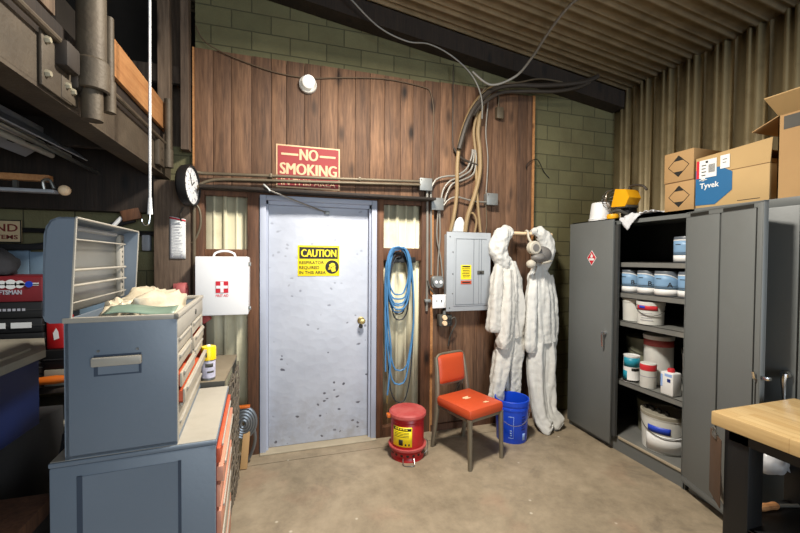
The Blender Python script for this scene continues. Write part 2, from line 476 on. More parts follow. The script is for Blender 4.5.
# vertical board panelling, one board after the other, doorway and side lights left open
b = MB(); x = -.655; rnd = random.Random(3)
while x < 2.37:
    w = rnd.choice((.115,.13,.14,.145,.15)); x1 = min(x+w, 2.375)
    segs = [(2.16, 3.205+.005*math.sin(x*3))]
    if x > 1.29: segs = [(.03, 3.225)]
    elif x1 > 1.29: segs = [(2.16, 3.22)]
    for (z0, z1) in segs:
        b.tone = rnd.random()
        b.box((x+.0015, .0, z0), (x1-.0015, .05, z1), .002)
    x = x1
b.tone = .3; b.box((1.285,.015,.03), (1.45,.048,2.16))
struct(b, 'trim_2', 'plank_wood', smooth=30)
# studs round opening; header ledge deepened to shade the door, coloured as shadow line
b = MB(); b.tone = .25; b.box((-.60,-.14,2.116), (1.29,.055,2.138), .003); struct(b, 'trim_13', 'dark_timber', smooth=30); b = MB()
b.tone = .5; b.box((-.62,-.01,2.08), (1.3,.055,2.118))
for (x0, x1, t) in ((-.66,-.585,.35), (-.275,-.19,.4), (.785,.845,.6), (1.2,1.3,.5)):
    b.tone = t; b.box((x0,-.02,0), (x1,.055,2.13), .004)
b.tone = .7; b.box((-.585,-.01,1.60), (-.275,.05,1.66), .003); b.box((.845,-.01,1.58), (1.2,.05,1.69), .003)
b.tone = .3; b.box((.845,-.02,0), (1.2,.05,.09)); b.box((1.3,-.03,0), (2.4,.0,.06))
struct(b, 'trim_3', 'stud_wood', smooth=30)
b = MB(); b.tone = .9; b.box((2.375,-.005,0), (2.40,.055,3.23)); b.tone = .9; b.box((-.668,-.005,2.17), (-.655,.055,3.2)); b.tone=.75; b.box((1.29,-.022,0), (1.315,.02,2.13))
struct(b, 'trim_4', 'pale_plank', smooth=0)
# cream corrugated siding in the two side lights
def siding(x0, x1):
    b = MB(); vs = []; fs = []; L = []; x = x0
    while x < x1:
        for dx, d in ((0,0),(.055,0),(.06,.012),(.07,.012),(.075,0),(.13,0),(.135,.02),(.155,.02),(.16,0)): L.append((min(x+dx, x1), d))
        x += .165
    for (xx, d) in L: vs += [(xx, .05-d, 0), (xx, .05-d, 2.11)]
    for i in range(len(L)-1): fs.append((2*i, 2*i+1, 2*i+3, 2*i+2))
    return b.add(vs, fs)
struct(siding(-.59,-.27), 'trim_5', 'cream_siding', smooth=20, sol=.002)
struct(siding(.84,1.21), 'trim_6', 'cream_siding', smooth=20, sol=.002)

# door frame and leaf
b = MB().box((-.183,-.03,0), (-.135,.06,2.10), .004).box((.735,-.03,0), (.781,.06,2.10), .004).box((-.134,-.028,2.06), (.734,.058,2.10), .004)
b.box((-.135,.0,0), (-.118,.06,2.06)).box((.718,.0,0), (.735,.06,2.06)).box((-.135,.0,2.03), (.735,.06,2.06))
fr = struct(b, 'trim_7', 'frame_white', smooth=30)
b = MB().box((-.117,.04,.015), (.717,.061,2.03), .003)
door = struct(b, 'door_1', 'door', smooth=30)
struct(MB().box((-.183,-.06,0), (.781,.06,.013), .004), 'trim_8', 'beige_edge', smooth=0)
b = MB().lathe([(.001,.0),(.031,.0),(.031,.008),(.014,.012),(.012,.04),(.026,.05),(.028,.064),(.02,.075),(.001,.077)], (.655,.04,1.05), 20, 'y')
b.build('door_knob', 'brass', door)
b = MB().lathe([(.001,.0),(.02,.0),(.018,.004),(.001,.005)], (.655,.0405,.995), 16, 'y'); lab(b.build('keyhole_plate', 'grimy', door), 'grey keyhole plate')

# ================================================================= ON THE BACK WALL
# round wall lamp
t = thing('wall_lamp', 'round white porcelain wall lamp with bare bulb high on the wood boards', 'lamp', (.19,0,2.95))
MB().lathe([(.001,0),(.068,0),(.074,.012),(.07,.03),(.062,.034),(.058,.012),(.001,.012)], (.19,0,3.027), 32, 'y').build('base', 'lamp_ring', t)
MB().sphere((.193,-.07,3.03), .05, 20, 14).build('bulb', 'lit_bulb', t)
# NO SMOKING sign
t = thing('warning_sign', 'weathered red NO SMOKING sign screwed to the boards above the door', 'sign', (.2,-.004,2.17))
b = MB().box((-.06,-.006,2.172), (.458,-.001,2.523), .002); b.build('plate', 'faded_cream', t)
MB().box((-.048,-.0085,2.184), (.446,-.0055,2.511)).build('field', 'sign_red', t)
b = MB()
for dx, dy in ((-.0045,0),(-.0015,.0005),(.0015,.001),(.0045,.0015)):
    b.text('NO', on_wall(.2+dx,-.0085-dy,2.405), .132, .145, 0, align='CENTER')
    b.text('SMOKING', on_wall(.2+dx,-.0085-dy,2.283), .132, .455, 0, align='CENTER')
b.text('IN THIS AREA', on_wall(.2,-.0085,2.195), .075, .44, .0008, align='CENTER')
b.box((-.02,-.0105,2.437), (.115,-.0085,2.454)).box((.288,-.0105,2.437), (.42,-.0085,2.454))
lab(b.build('lettering', 'faded_cream', t, 0), 'cream lettering NO SMOKING IN THIS AREA')
# CAUTION sign
t = thing('caution_sign', 'yellow CAUTION respirator sign stuck to the white door', 'sign', (.288,.038,1.443))
MB().box((.113,.0355,1.443), (.463,.0395,1.703), .002).build('plate', 'sign_yellow', t)
b = MB().box((.126,.0335,1.59), (.449,.0355,1.688))
cx, cz = .40, 1.52
b.lathe([(.058,0),(.058,.002),(.046,.002),(.046,0)], (cx,.0355,cz), 32, 'y')
for (dx, dz, r) in ((.008,.012,.0),): pass
b.text('RESPIRATOR', on_wall(.126,.0335,1.545), .036, .205, .0004)
b.text('REQUIRED', on_wall(.126,.0335,1.503), .036, .165, .0004)
b.text('IN THIS AREA', on_wall(.126,.0335,1.461), .036, .22, .0004)
hd = [(.0,.036),(.02,.03),(.03,.012),(.026,-.008),(.03,-.035),(.0,-.042),(-.01,-.02),(-.034,-.022),(-.03,-.004),(-.02,0),(-.026,.02)]
b2 = MB()
ringp = [(cx+.046*math.cos(2*PI*k/32), .0345, cz+.046*math.sin(2*PI*k/32)) for k in range(32)]
b.prism(ringp, (0,.001,0))
b.build('black_print', 'ink_black', t, 0)

for dx, dy in ((-.0028,0),(0,.0005),(.0028,.001)): b2.text('CAUTION', on_wall(.288+dx,.0325-dy,1.607), .090, .29, 0, align='CENTER')
b2.build('yellow_lettering', 'sign_yellow', t, 0); b2 = MB()
b2.prism([(cx+x*1.0, .0325, cz+z*1.0) for x, z in hd], (0,.001,0))
b2.build('head_pictogram', 'sign_yellow', t, 0)
b = MB().tube([(cx-.03,.0315,cz-.012),(cx-.005,.0315,cz-.003),(cx+.03,.0315,cz+.016)], .002, 5).tube([(cx-.012,.0315,cz-.02),(cx-.005,.0315,cz-.003)], .002, 5)
b.build('mask_pictogram', 'ink_black', t, 0)
# door stay rod
t = thing('door_stay', 'thin steel stay rod slanting from the header to the door top', 'rod', (-.12,-.06,2.0))
MB().tube([(-.115,-.15,2.12),(.355,.035,1.985)], .006, 8).build('rod', 'wire_steel', t)
MB().tube([(-.15,-.145,2.16),(-.12,-.15,2.135),(-.1,-.15,2.11)], .009, 8).build('bracket', 'galv', t)
MB().box((.335,.02,1.97), (.375,.04,2.0), .004).build('mount', 'galv', t)

# two conduits over the door
b = MB().tube(spline([(-.70,-.10,2.25),(-.62,-.06,2.236),(-.50,-.05,2.237),(0,-.05,2.252),(.46,-.05,2.264),(1.17,-.05,2.288)],6), .013, 10)
for x in (-.1,.62): b.box((x-.01,-.066,2.235+.03*(x+.1)), (x+.01,.0,2.268+.03*(x+.1)), .003)
tag(b.build('conduit', 'conduit'), 'upper grey conduit pipe crossing the red sign below its big letters', 'pipe')
b = MB().tube(spline([(-.645,-.075,1.0),(-.645,-.075,1.9),(-.64,-.07,2.06),(-.615,-.065,2.13),(-.56,-.06,2.172),(-.46,-.055,2.195),(-.27,-.055,2.205),(.2,-.055,2.222),(.62,-.055,2.238),(1.17,-.055,2.258)], 8), .013, 10)
tag(b.build('conduit', 'conduit'), 'bent grey conduit pipe coming up past the first aid box', 'pipe')

def jbox(x, z, lb, w=.112, h=.105):
    t = thing('junction_box', lb, 'box', (x,0,z-h/2), group=None)
    MB().box((x-w/2,-.06,z-h/2), (x+w/2,0,z+h/2), .004).build('body', 'galv', t)
    MB().box((x-w/2-.003,-.066,z-h/2-.003), (x+w/2+.003,-.06,z+h/2+.003), .003).build('cover_plate', 'galv', t)
    b = MB()
    for sx, sz in ((-1,1),(1,-1)): b.lathe([(.001,.003),(.006,.003),(.007,0)], (x+sx*w*.4,-.066,z+sz*h*.38), 10, 'y')
    b.build('screw', 'alu', t)
jbox(1.222, 2.265, 'square steel junction box at the right end of the door conduits')
jbox(1.335, 2.095, 'square steel junction box lower right of the conduit end, upper left of the breaker panel')
jbox(1.895, 2.168, 'square steel junction box above the breaker panel on its right')
# small box high up
t = thing('junction_box', 'small grey box hanging high on the boards under the dark cable', 'box', (1.98,0,2.94))
MB().box((1.945,-.05,2.945), (2.015,0,3.055), .006).build('body', 'conduit', t)
MB().tube([(1.975,-.02,3.05),(1.975,-.02,3.2)], .006, 8).build('cable', 'conduit', t)

def wire(name, pts, r, mat, lb, cat='cable', n=8, sp=8, group=None):
    return tag(MB().tube(spline(pts, sp), r, n).build(name, mat), lb, cat, group)
# vertical pipes left of panel
wire('pipe', [(1.245,-.03,2.21),(1.25,-.03,1.9),(1.252,-.03,1.3),(1.25,-.03,1.12)], .012, 'conduit_light', 'pale conduit running straight down from the left junction box', 'pipe')
wire('pipe', [(1.283,-.026,2.21),(1.29,-.026,1.8),(1.295,-.026,1.45)], .010, 'conduit_light', 'second thin pale conduit running down to the round outlet', 'pipe')
wire('cable', [(1.37,-.03,2.04),(1.375,-.03,1.8),(1.36,-.03,1.6),(1.35,-.04,1.43)], .007, 'conduit_light', 'left grey cable dropping from the lower junction box to the outlet')
wire('cable', [(1.355,-.03,2.04),(1.345,-.03,1.8),(1.385,-.03,1.6),(1.40,-.04,1.43)], .007, 'conduit_light', 'right grey cable crossing over down to the outlet')
# grey cables sweeping up to the bundle
wire('cable', [(1.28,-.04,2.24),(1.33,-.04,2.32),(1.43,-.045,2.355),(1.53,-.05,2.37),(1.63,-.05,2.44),(1.68,-.05,2.56),(1.685,-.05,2.62)], .009, 'conduit_light', 'grey cable curving up from the left junction box, upper of three')
wire('cable', [(1.375,-.04,2.12),(1.40,-.04,2.23),(1.46,-.045,2.31),(1.57,-.05,2.36),(1.67,-.05,2.43),(1.70,-.05,2.54),(1.70,-.05,2.62)], .009, 'conduit_light', 'grey cable curving up from the lower junction box, middle of three')
wire('cable', [(1.41,-.04,2.12),(1.44,-.04,2.21),(1.49,-.045,2.29),(1.60,-.05,2.335),(1.70,-.05,2.40),(1.725,-.05,2.53),(1.715,-.05,2.62)], .009, 'conduit_light', 'grey cable curving up from the lower junction box, lowest of three')
wire('cable', [(1.39,-.04,2.07),(1.45,-.045,2.14),(1.53,-.05,2.17),(1.65,-.05,2.15),(1.74,-.045,2.14),(1.84,-.04,2.14)], .008, 'conduit_light', 'grey cable arching across to the right junction box')
wire('cable', [(1.845,-.03,2.22),(1.86,-.03,2.55),(1.835,-.03,2.8),(1.85,-.035,3.05),(1.86,-.04,3.2)], .006, 'conduit_light', 'thin pale cable rising from the right junction box up the boards')
wire('cable', [(1.845,-.03,2.12),(1.855,-.03,1.95),(1.845,-.03,1.84)], .005, 'conduit', 'thin brown cable from right junction box to panel top')
# thick tan cables into the panel
wire('cable', [(1.47,-.05,1.85),(1.50,-.06,2.0),(1.525,-.06,2.2),(1.53,-.06,2.5),(1.57,-.06,2.75),(1.66,-.06,2.98),(1.80,-.065,3.16),(1.98,-.07,3.26)], .018, 'tan_cable', 'thick tan cable rising from the left of the breaker panel and bending right')
wire('cable', [(1.62,-.05,1.85),(1.64,-.06,2.0),(1.71,-.06,2.2),(1.76,-.06,2.42),(1.755,-.06,2.62),(1.735,-.06,2.8),(1.78,-.06,3.03),(1.86,-.065,3.18)], .020, 'tan_cable', 'thick tan cable leaning from the middle of the breaker panel')
wire('cable', [(1.78,-.05,1.85),(1.755,-.05,2.05),(1.735,-.045,2.3),(1.72,-.045,2.6),(1.70,-.045,2.8),(1.74,-.05,3.0)], .013, 'tan_cable', 'thin tan cable entering the breaker panel top on the right')
wire('cable', [(1.72,-.05,1.85),(1.73,-.06,1.95),(1.70,-.06,2.02),(1.66,-.05,2.03)], .010, 'tan_cable', 'short tan cable loop over the breaker panel top')
wire('cable', [(1.53,-.09,2.6),(1.60,-.1,2.84),(1.70,-.1,3.02),(1.85,-.1,3.17),(2.05,-.11,3.24),(2.35,-.13,3.27),(2.62,-.15,3.31),(2.85,-.18,3.36),(2.98,-.2,3.42)], .024, 'dark_cable', 'thick dark cable arching from the boards to the roof corner')
wire('cable', [(1.66,-.09,2.92),(1.78,-.1,3.05),(1.95,-.1,3.16),(2.2,-.12,3.2),(2.5,-.14,3.23),(2.75,-.16,3.29),(2.9,-.18,3.36)], .018, 'dark_cable', 'second dark cable hugging under the thick dark cable')
wire('cable', [(1.50,-.04,2.62),(1.56,-.05,2.54),(1.66,-.05,2.50),(1.75,-.05,2.48)], .011, 'dark_cable', 'short dark cable crossing behind the tan cables')
wire('cable', [(.38,-.2,3.76),(.5,-.2,3.68),(.75,-.16,3.52),(1.0,-.15,3.45),(1.2,-.15,3.46),(1.4,-.14,3.41),(1.58,-.14,3.30),(1.68,-.14,3.18),(1.74,-.12,3.05),(1.76,-.09,2.9)], .007, 'conduit_light', 'thin pale cable drooping from the roof across the block wall', sp=10)
wire('cable', [(1.62,-.16,3.28),(1.72,-.18,3.2),(1.80,-.2,3.17),(1.9,-.25,3.19),(2.0,-.32,3.25),(2.05,-.45,3.35),(2.05,-.62,3.43),(2.05,-.85,3.50),(2.08,-1.1,3.53)], .011, 'conduit_light', 'grey cable hanging from the roof in a loop above the boards', sp=10)
wire('cable', [(1.70,-.12,3.05),(1.78,-.13,3.18),(1.9,-.14,3.22),(2.1,-.14,3.26),(2.35,-.14,3.33),(2.6,-.15,3.33)], .008, 'conduit', 'thin tan cable running right beneath the rafter', sp=8)
wire('cable', [(-.64,-.03,3.35),(-.6,-.02,3.27),(-.52,-.02,3.21),(-.3,-.012,3.14),(-.05,-.012,3.09),(.2,-.012,3.085),(.5,-.012,3.13),(.85,-.012,3.17),(1.2,-.012,3.15),(1.28,-.012,3.10),(1.31,-.012,2.9),(1.30,-.012,2.6),(1.31,-.012,2.32)], .005, 'cable_brown', 'thin tan cable sagging along the top of the boards to the junction box', sp=8)
wire('cable', [(1.50,-.012,3.4),(1.50,-.012,3.0),(1.505,-.012,2.65),(1.55,-.03,2.55)], .005, 'dark_cable', 'thin dark cable hanging straight down the upper boards')
wire('cable', [(2.42,.05,2.42),(2.30,-.012,2.52),(2.42,-.012,2.60),(2.55,.045,2.5),(2.62,.05,2.44)], .004, 'black', 'thin black wire kinked across the edge of the boards')

# breaker panel
t = thing('breaker_panel', 'grey electrical breaker panel on the brown boards', 'electrical panel', (1.636,-.05,1.12))
MB().box((1.43,-.085,1.135), (1.845,0,1.825), .004).build('box', 'panel_grey', t)
MB().box((1.414,-.1,1.118), (1.862,-.085,1.843), .004).build('cover', 'panel_grey', t)
d = MB().box((1.485,-.106,1.165), (1.83,-.1,1.80), .003).build('door', 'panel_grey', t)
b = MB().box((1.50,-.1085,1.178), (1.815,-.106,1.183)).box((1.50,-.1085,1.78), (1.815,-.106,1.784)).box((1.50,-.1085,1.18), (1.504,-.106,1.784)).box((1.68,-.1085,1.18), (1.685,-.106,1.784)).box((1.76,-.1085,1.18), (1.764,-.106,1.784)).box((1.735,-.1085,1.18), (1.738,-.106,1.784))
b.build('door_ridge', 'panel_line', d, 0)
MB().box((1.72,-.111,1.455), (1.79,-.106,1.49), .002).build('latch', 'grimy', d)
MB().box((1.742,-.115,1.464), (1.765,-.111,1.482), .002).build('latch_slide', 'ink_black', d)
MB().box((1.553,-.1095,1.41), (1.656,-.1065,1.542)).build('sticker', 'sign_yellow', d, 0)['label'] = 'yellow warning sticker'
MB().box((1.553,-.1095,1.367), (1.660,-.1065,1.398)).build('sticker', 'vinyl_orange', d, 0)['label'] = 'orange warning sticker'
b = MB().box((1.565,-.1105,1.521), (1.644,-.1095,1.534))
for i in range(6): b.box((1.563+.004*(i % 3), -.1105,1.505-.015*i), (1.645-.005*(i % 2), -.1095,1.511-.015*i))
b.build('sticker_print', 'ink_black', d, 0); b = MB()
b.box((1.566,-.1105,1.377), (1.648,-.1095,1.388))
b.build('sticker_print', 'ink_black', d, 0)
b = MB()
for x, z in ((1.445,1.80),(1.445,1.15),(1.475,1.66),(1.475,1.46),(1.475,1.28)): b.lathe([(.001,.003),(.005,.003),(.006,0)], (x,-.1,z), 8, 'y')
b.build('screw', 'grimy', t)
# white paper behind the cables on the panel top
b = MB().grid(lambda u, v: V((1.47+.16*u+.06*v*(1-u)*.5, -.03-.03*math.sin(PI*u)*v, 1.845+(.14*math.sin(PI*(.15+.7*u)))*v)), 8, 6)
tag(b.build('paper_sheet', 'paper', smooth=60, sol=.001), 'curled white paper stuck behind cables on top of the breaker panel', 'paper')

# outlets
t = thing('round_outlet', 'round grey twin outlet left of the breaker panel', 'outlet', (1.35,0,1.32))
MB().box((1.29,-.055,1.33), (1.41,0,1.44), .02).build('box', 'galv', t)
MB().lathe([(.001,.012),(.05,.012),(.055,.004),(.055,0)], (1.35,-.055,1.385), 24, 'y').build('cover_plate', 'galv', t)
b = MB()
for dx in (-.022,.022): b.lathe([(.001,.006),(.014,.006),(.015,0)], (1.35+dx,-.067,1.385), 16, 'y')
b.build('socket', 'white', t)
t = thing('switch_box', 'square white outlet cover beside the breaker panel', 'outlet', (1.362,0,1.15))
MB().box((1.31,-.05,1.16), (1.42,0,1.255), .004).build('box', 'galv', t)
MB().box((1.296,-.058,1.145), (1.432,-.05,1.27), .004).build('cover_plate', 'firstaid_white', t)
MB().box((1.335,-.06,1.2), (1.342,-.057,1.222)).box((1.38,-.06,1.2), (1.39,-.057,1.222)).build('slot', 'ink_black', t, 0)
MB().tube(spline([(1.25,-.05,1.40),(1.27,-.06,1.33),(1.32,-.05,1.275)],6), .008, 8).build('cable', 'grimy', t)
MB().box((1.225,-.06,1.2), (1.285,-.02,1.23), .008).build('connector', 'galv', t)
t = thing('twin_receptacle', 'grimy receptacle box with two cream sockets under the white outlet', 'outlet', (1.42,0,.98))
MB().box((1.36,-.07,.975), (1.49,0,1.085), .012).build('box', 'grimy', t)
MB().lathe([(.001,.02),(.02,.02),(.024,0)], (1.41,-.07,1.058), 16, 'y').build('socket', 'sign_cream', t)
MB().lathe([(.001,.02),(.02,.02),(.024,0)], (1.41,-.07,1.008), 16, 'y').build('socket', 'sign_cream', t)
MB().box((1.44,-.09,1.03), (1.475,-.07,1.06), .004).box((1.44,-.09,.99), (1.475,-.07,1.015), .004).build('plug', 'black', t)
MB().tube([(1.425,-.03,1.08),(1.425,-.03,1.12)], .015, 10).build('connector', 'galv', t)
MB().tube(spline([(1.47,-.085,1.045),(1.505,-.09,1.06),(1.52,-.08,1.0),(1.495,-.06,.93),(1.48,-.03,.86),(1.475,-.012,.78)],6), .006, 8).build('cord', 'grimy', t)

# small nail holes plate marks
# white flex behind the chair
wire('cable', [(1.62,-.02,.42),(1.60,-.06,.52),(1.57,-.08,.46),(1.54,-.06,.38),(1.58,-.03,.30)], .006, 'conduit_light', 'grey loose cable loop on the boards behind the orange chair')

# coiled blue hose and dark cord on a hook
t = thing('wall_hook', 'dark iron hook bracket on the stud strip right of the door', 'hook', (1.0,-.02,1.60))
MB().box((.93,-.03,1.56), (1.14,-.01,1.61), .004).build('plate', 'black', t)
MB().tube(spline([(.97,-.03,1.6),(.97,-.12,1.6),(.97,-.16,1.63),(.97,-.165,1.66)],6), .01, 8).build('hook', 'black', t)
def coil(loops, seed):
    rnd = random.Random(seed); pts = []
    for (xc, w, zt, zb, y) in loops:
        n = 30
        for k in range(n):
            a = PI/2+2*PI*k/n
            s = math.sin(a); c = math.cos(a)
            zc = (zt+zb)/2; h = (zt-zb)/2
            wid = w*(1 if s > 0 else 1-.12*abs(s))
            cx_ = math.copysign(abs(c)**.65, c)
            pts.append(V((xc+cx_*wid+.01*noise.noise(V((k*.3, len(pts)*.02, seed))), y+.012*noise.noise(V((k*.21, zb, seed+3))), zc+s*h)))
    return pts
HR = .0075
loops = [(.97,.10,1.685,1.12,-.05),(.972,.112,1.692,1.18,-.062),(.968,.118,1.70,1.24,-.072),(.965,.095,1.675,1.28,-.08),(.972,.105,1.69,1.15,-.088),(.96,.10,1.70,1.2,-.097),(.99,.125,1.685,.60,-.06),(.98,.13,1.695,.48,-.07)]
t = thing('air_hose', 'coiled blue air hose hanging on the hook right of the door', 'hose', (.97,-.06,.35))
o = MB().tube([p for i in (0,) for p in coil(loops, 1)], HR, 7).build('coil', 'hose_blue', t)
MB().tube(spline([(.90,-.07,1.60),(.862,-.08,1.40),(.87,-.08,1.1),(.90,-.08,.8),(.885,-.08,.55),(.87,-.08,.40)],6), HR, 7).build('tail', 'hose_blue', t)
MB().tube([(.87,-.08,.40),(.868,-.08,.33)], [.011,.007], 8).build('fitting', 'brass', t)
MB().tube(spline([(.93,-.05,1.70),(.86,-.06,1.55),(.85,-.06,1.3),(.855,-.06,.9),(.86,-.05,.6)],6), HR, 7).build('tail', 'hose_blue', t)
loops = [(.985,.085,1.66,1.10,-.032),(.99,.092,1.65,1.05,-.04),(.98,.088,1.64,1.14,-.044),(1.0,.125,1.62,.30,-.03)]
tag(MB().tube(coil(loops, 5), .006, 6).build('extension_cord', 'cord_dark'), 'dark grey cord coiled beneath the blue hose on the hook', 'cord')

# first aid cabinet, with the light wooden cleat that holds it off the siding
t = thing('first_aid_cabinet', 'white first aid cabinet with red cross mounted left of the door', 'cabinet', (-.44,-.1,1.17))
MB().box((-.61,-.20,1.17), (-.255,-.02,1.60), .01).build('body', 'firstaid_white', t)
d = MB().box((-.612,-.222,1.168), (-.253,-.203,1.602), .008).build('door', 'firstaid_white', t)
MB().tube(spline([(-.5,-.15,1.60),(-.49,-.15,1.625),(-.45,-.15,1.642),(-.40,-.15,1.642),(-.36,-.15,1.625),(-.35,-.15,1.60)],6), .008, 8).build('handle', 'firstaid_white', t)
b = MB().box((-.475,-.225,1.335), (-.39,-.222,1.42)); b.build('red_square', 'red_ink', d, 0)
MB().box((-.443,-.2275,1.338), (-.422,-.225,1.417)).box((-.472,-.2272,1.367), (-.393,-.225,1.388)).build('white_cross', 'firstaid_white', d, 0)
MB().text('FIRST AID', on_wall(-.4325,-.222,1.305), .026, .085, .0006, align='CENTER').build('lettering', 'red_ink', d, 0)
MB().box((-.255,-.215,1.53), (-.235,-.2,1.56), .003).box((-.255,-.215,1.2), (-.235,-.2,1.23), .003).build('latch', 'alu', t)

# coverall rail
t = thing('hanging_rail', 'short pale wooden rail between the two white coveralls', 'rail', (2.3,-.08,1.83))
MB().tube([(2.03,-.1,1.85),(2.54,-.1,1.845)], .016, 12).build('rod', 'sign_cream', t)
MB().box((2.05,-.11,1.835), (2.075,0,1.865), .004).build('bracket', 'galv', t)
MB().box((2.50,-.11,1.83), (2.525,.055,1.86), .004).build('bracket', 'galv', t)

def cloth_tube(mb, pts, rad, n=64, folds=7, amp=.12, seed=0, wr=.012, cap=True, close_top=True):
    """hanging cloth: an oval tube whose outline carries long folds and small creases"""
    P_ = spline(pts, 14); m = len(P_); K = len(rad)
    rings = []
    for i, p in enumerate(P_):
        u = i/(m-1)*(K-1); k = min(int(u), K-2); f = u-k; f = f*f*(3-2*f)
        rx = rad[k][0]*(1-f)+rad[k+1][0]*f; ry = rad[k][1]*(1-f)+rad[k+1][1]*f
        tg = (P_[min(i+1, m-1)]-P_[max(i-1, 0)]).normalized()
        x = V((1,0,0))-tg*tg.x; x.normalize(); y = tg.cross(x).normalized()
        ring = []
        for j in range(n):
            a = 2*PI*j/n
            ph = seed*1.7+1.3*noise.noise(V((p.z*2.2, seed, 0)))*2
            fo = 1+amp*math.sin(folds*a+ph)+amp*.6*math.sin((folds*2-3)*a-ph*1.4+seed)
            q = p + x*rx*math.cos(a)*fo + y*ry*math.sin(a)*fo
            d = noise.noise(V((q.x*16+seed*3.1, q.y*16, q.z*3.2)))*wr*.9
            d += (.25-abs(noise.noise(V((q.x*22+q.z*7, q.y*22, q.z*15-q.x*8+seed*2)))))*wr*.55
            d += (.2-abs(noise.noise(V((q.x*13-q.z*10, q.y*13, q.z*10+q.x*6+seed*5)))))*wr*.6
            q = q + (x*math.cos(a)+y*math.sin(a))*d
            ring.append(q)
        rings.append(ring)
    mb.ring_tube(rings, cap); return mb
# left coverall
t = thing('coverall', 'left white coverall hung slumped on the rail beside the breaker panel', 'coverall', (2.0,-.15,.28))
b = MB(); cloth_tube(b, [(2.075,-.10,1.868),(2.03,-.115,1.855),(1.96,-.13,1.80),(1.92,-.14,1.70),(1.96,-.14,1.59),(2.02,-.13,1.50),(2.06,-.12,1.42)],
   [(.04,.03),(.07,.05),(.088,.08),(.085,.08),(.075,.07),(.068,.055),(.05,.045)], 72, 3, .05, 1, .022); b.build('hood', 'tyvek_white', t, 60)
b = MB(); cloth_tube(b, [(2.03,-.12,1.58),(2.03,-.125,1.40),(2.03,-.13,1.2),(2.05,-.13,1.0),(2.07,-.13,.86)],
   [(.07,.06),(.15,.075),(.165,.085),(.15,.085),(.125,.08)], 72, 8, .09, 2, .016); b.build('body', 'tyvek', t, 60)
b = MB(); cloth_tube(b, [(1.945,-.14,1.56),(1.895,-.165,1.38),(1.865,-.18,1.15),(1.85,-.185,.98),(1.848,-.185,.93)],
   [(.045,.045),(.06,.055),(.065,.06),(.072,.062),(.055,.05)], 72, 4, .07, 3, .015); b.build('sleeve', 'tyvek', t, 60)
b = MB(); cloth_tube(b, [(2.00,-.17,1.50),(1.99,-.20,1.30),(1.965,-.215,1.05),(1.94,-.22,.85),(1.93,-.22,.78)],
   [(.045,.045),(.06,.05),(.068,.058),(.07,.06),(.05,.045)], 72, 4, .08, 4, .015); b.build('sleeve', 'tyvek', t, 60)
b = MB(); cloth_tube(b, [(2.02,-.13,.92),(1.99,-.15,.75),(1.94,-.17,.55),(1.90,-.18,.38),(1.885,-.19,.27)],
   [(.085,.07),(.09,.07),(.08,.065),(.075,.06),(.07,.05)], 72, 5, .09, 5, .016); b.build('trouser_leg', 'tyvek', t, 60)
b = MB(); cloth_tube(b, [(2.12,-.12,.92),(2.13,-.13,.75),(2.09,-.14,.55),(2.09,-.15,.4),(2.10,-.15,.28)],
   [(.07,.06),(.085,.065),(.075,.06),(.07,.05),(.06,.045)], 72, 5, .1, 6, .016); b.build('trouser_leg', 'tyvek', t, 60)
# right coverall
def slim(mb):
    for p in mb.v: p.x = 2.385+(p.x-2.43)*.86
    return mb
t = thing('coverall', 'right white coverall hanging to the floor with the respirator at its neck', 'coverall', (2.45,-.2,0))
b = MB(); cloth_tube(b, [(2.33,-.10,1.86),(2.38,-.11,1.868),(2.45,-.12,1.84),(2.51,-.125,1.76),(2.52,-.13,1.66),(2.47,-.13,1.56),(2.43,-.12,1.48)],
   [(.03,.03),(.05,.045),(.068,.065),(.075,.075),(.075,.075),(.075,.07),(.08,.06)], 72, 3, .06, 7, .022); slim(b).build('hood', 'tyvek_white', t, 60)
b = MB(); cloth_tube(b, [(2.43,-.12,1.52),(2.42,-.14,1.40),(2.42,-.15,1.2),(2.43,-.16,1.0),(2.44,-.17,.8)],
   [(.075,.06),(.14,.075),(.17,.09),(.165,.09),(.16,.085)], 72, 9, .08, 8, .014); slim(b).build('body', 'tyvek_white', t, 60)
b = MB(); cloth_tube(b, [(2.31,-.17,1.44),(2.27,-.20,1.25),(2.25,-.22,1.0),(2.245,-.22,.80),(2.25,-.22,.73)],
   [(.045,.04),(.058,.05),(.062,.055),(.066,.058),(.048,.045)], 72, 4, .08, 9, .014); slim(b).build('sleeve', 'tyvek_white', t, 60)
b = MB(); cloth_tube(b, [(2.54,-.13,1.44),(2.575,-.15,1.25),(2.59,-.16,1.0),(2.585,-.16,.82),(2.58,-.16,.75)],
   [(.04,.04),(.05,.045),(.056,.05),(.056,.05),(.042,.04)], 72, 4, .08, 10, .014); slim(b).build('sleeve', 'tyvek_white', t, 60)
b = MB(); cloth_tube(b, [(2.38,-.17,.88),(2.34,-.19,.65),(2.33,-.22,.4),(2.34,-.27,.15),(2.37,-.33,.05),(2.40,-.36,.025)],
   [(.095,.075),(.09,.075),(.085,.07),(.08,.065),(.085,.06),(.06,.045)], 72, 5, .1, 11, .014); slim(b).build('trouser_leg', 'tyvek_white', t, 60)
b = MB(); cloth_tube(b, [(2.50,-.16,.88),(2.52,-.18,.65),(2.50,-.20,.4),(2.47,-.25,.16),(2.54,-.30,.055),(2.56,-.32,.028)],
   [(.09,.07),(.088,.07),(.085,.065),(.085,.065),(.095,.06),(.06,.04)], 72, 5, .1, 12, .014); slim(b).build('trouser_leg', 'tyvek_white', t, 60)
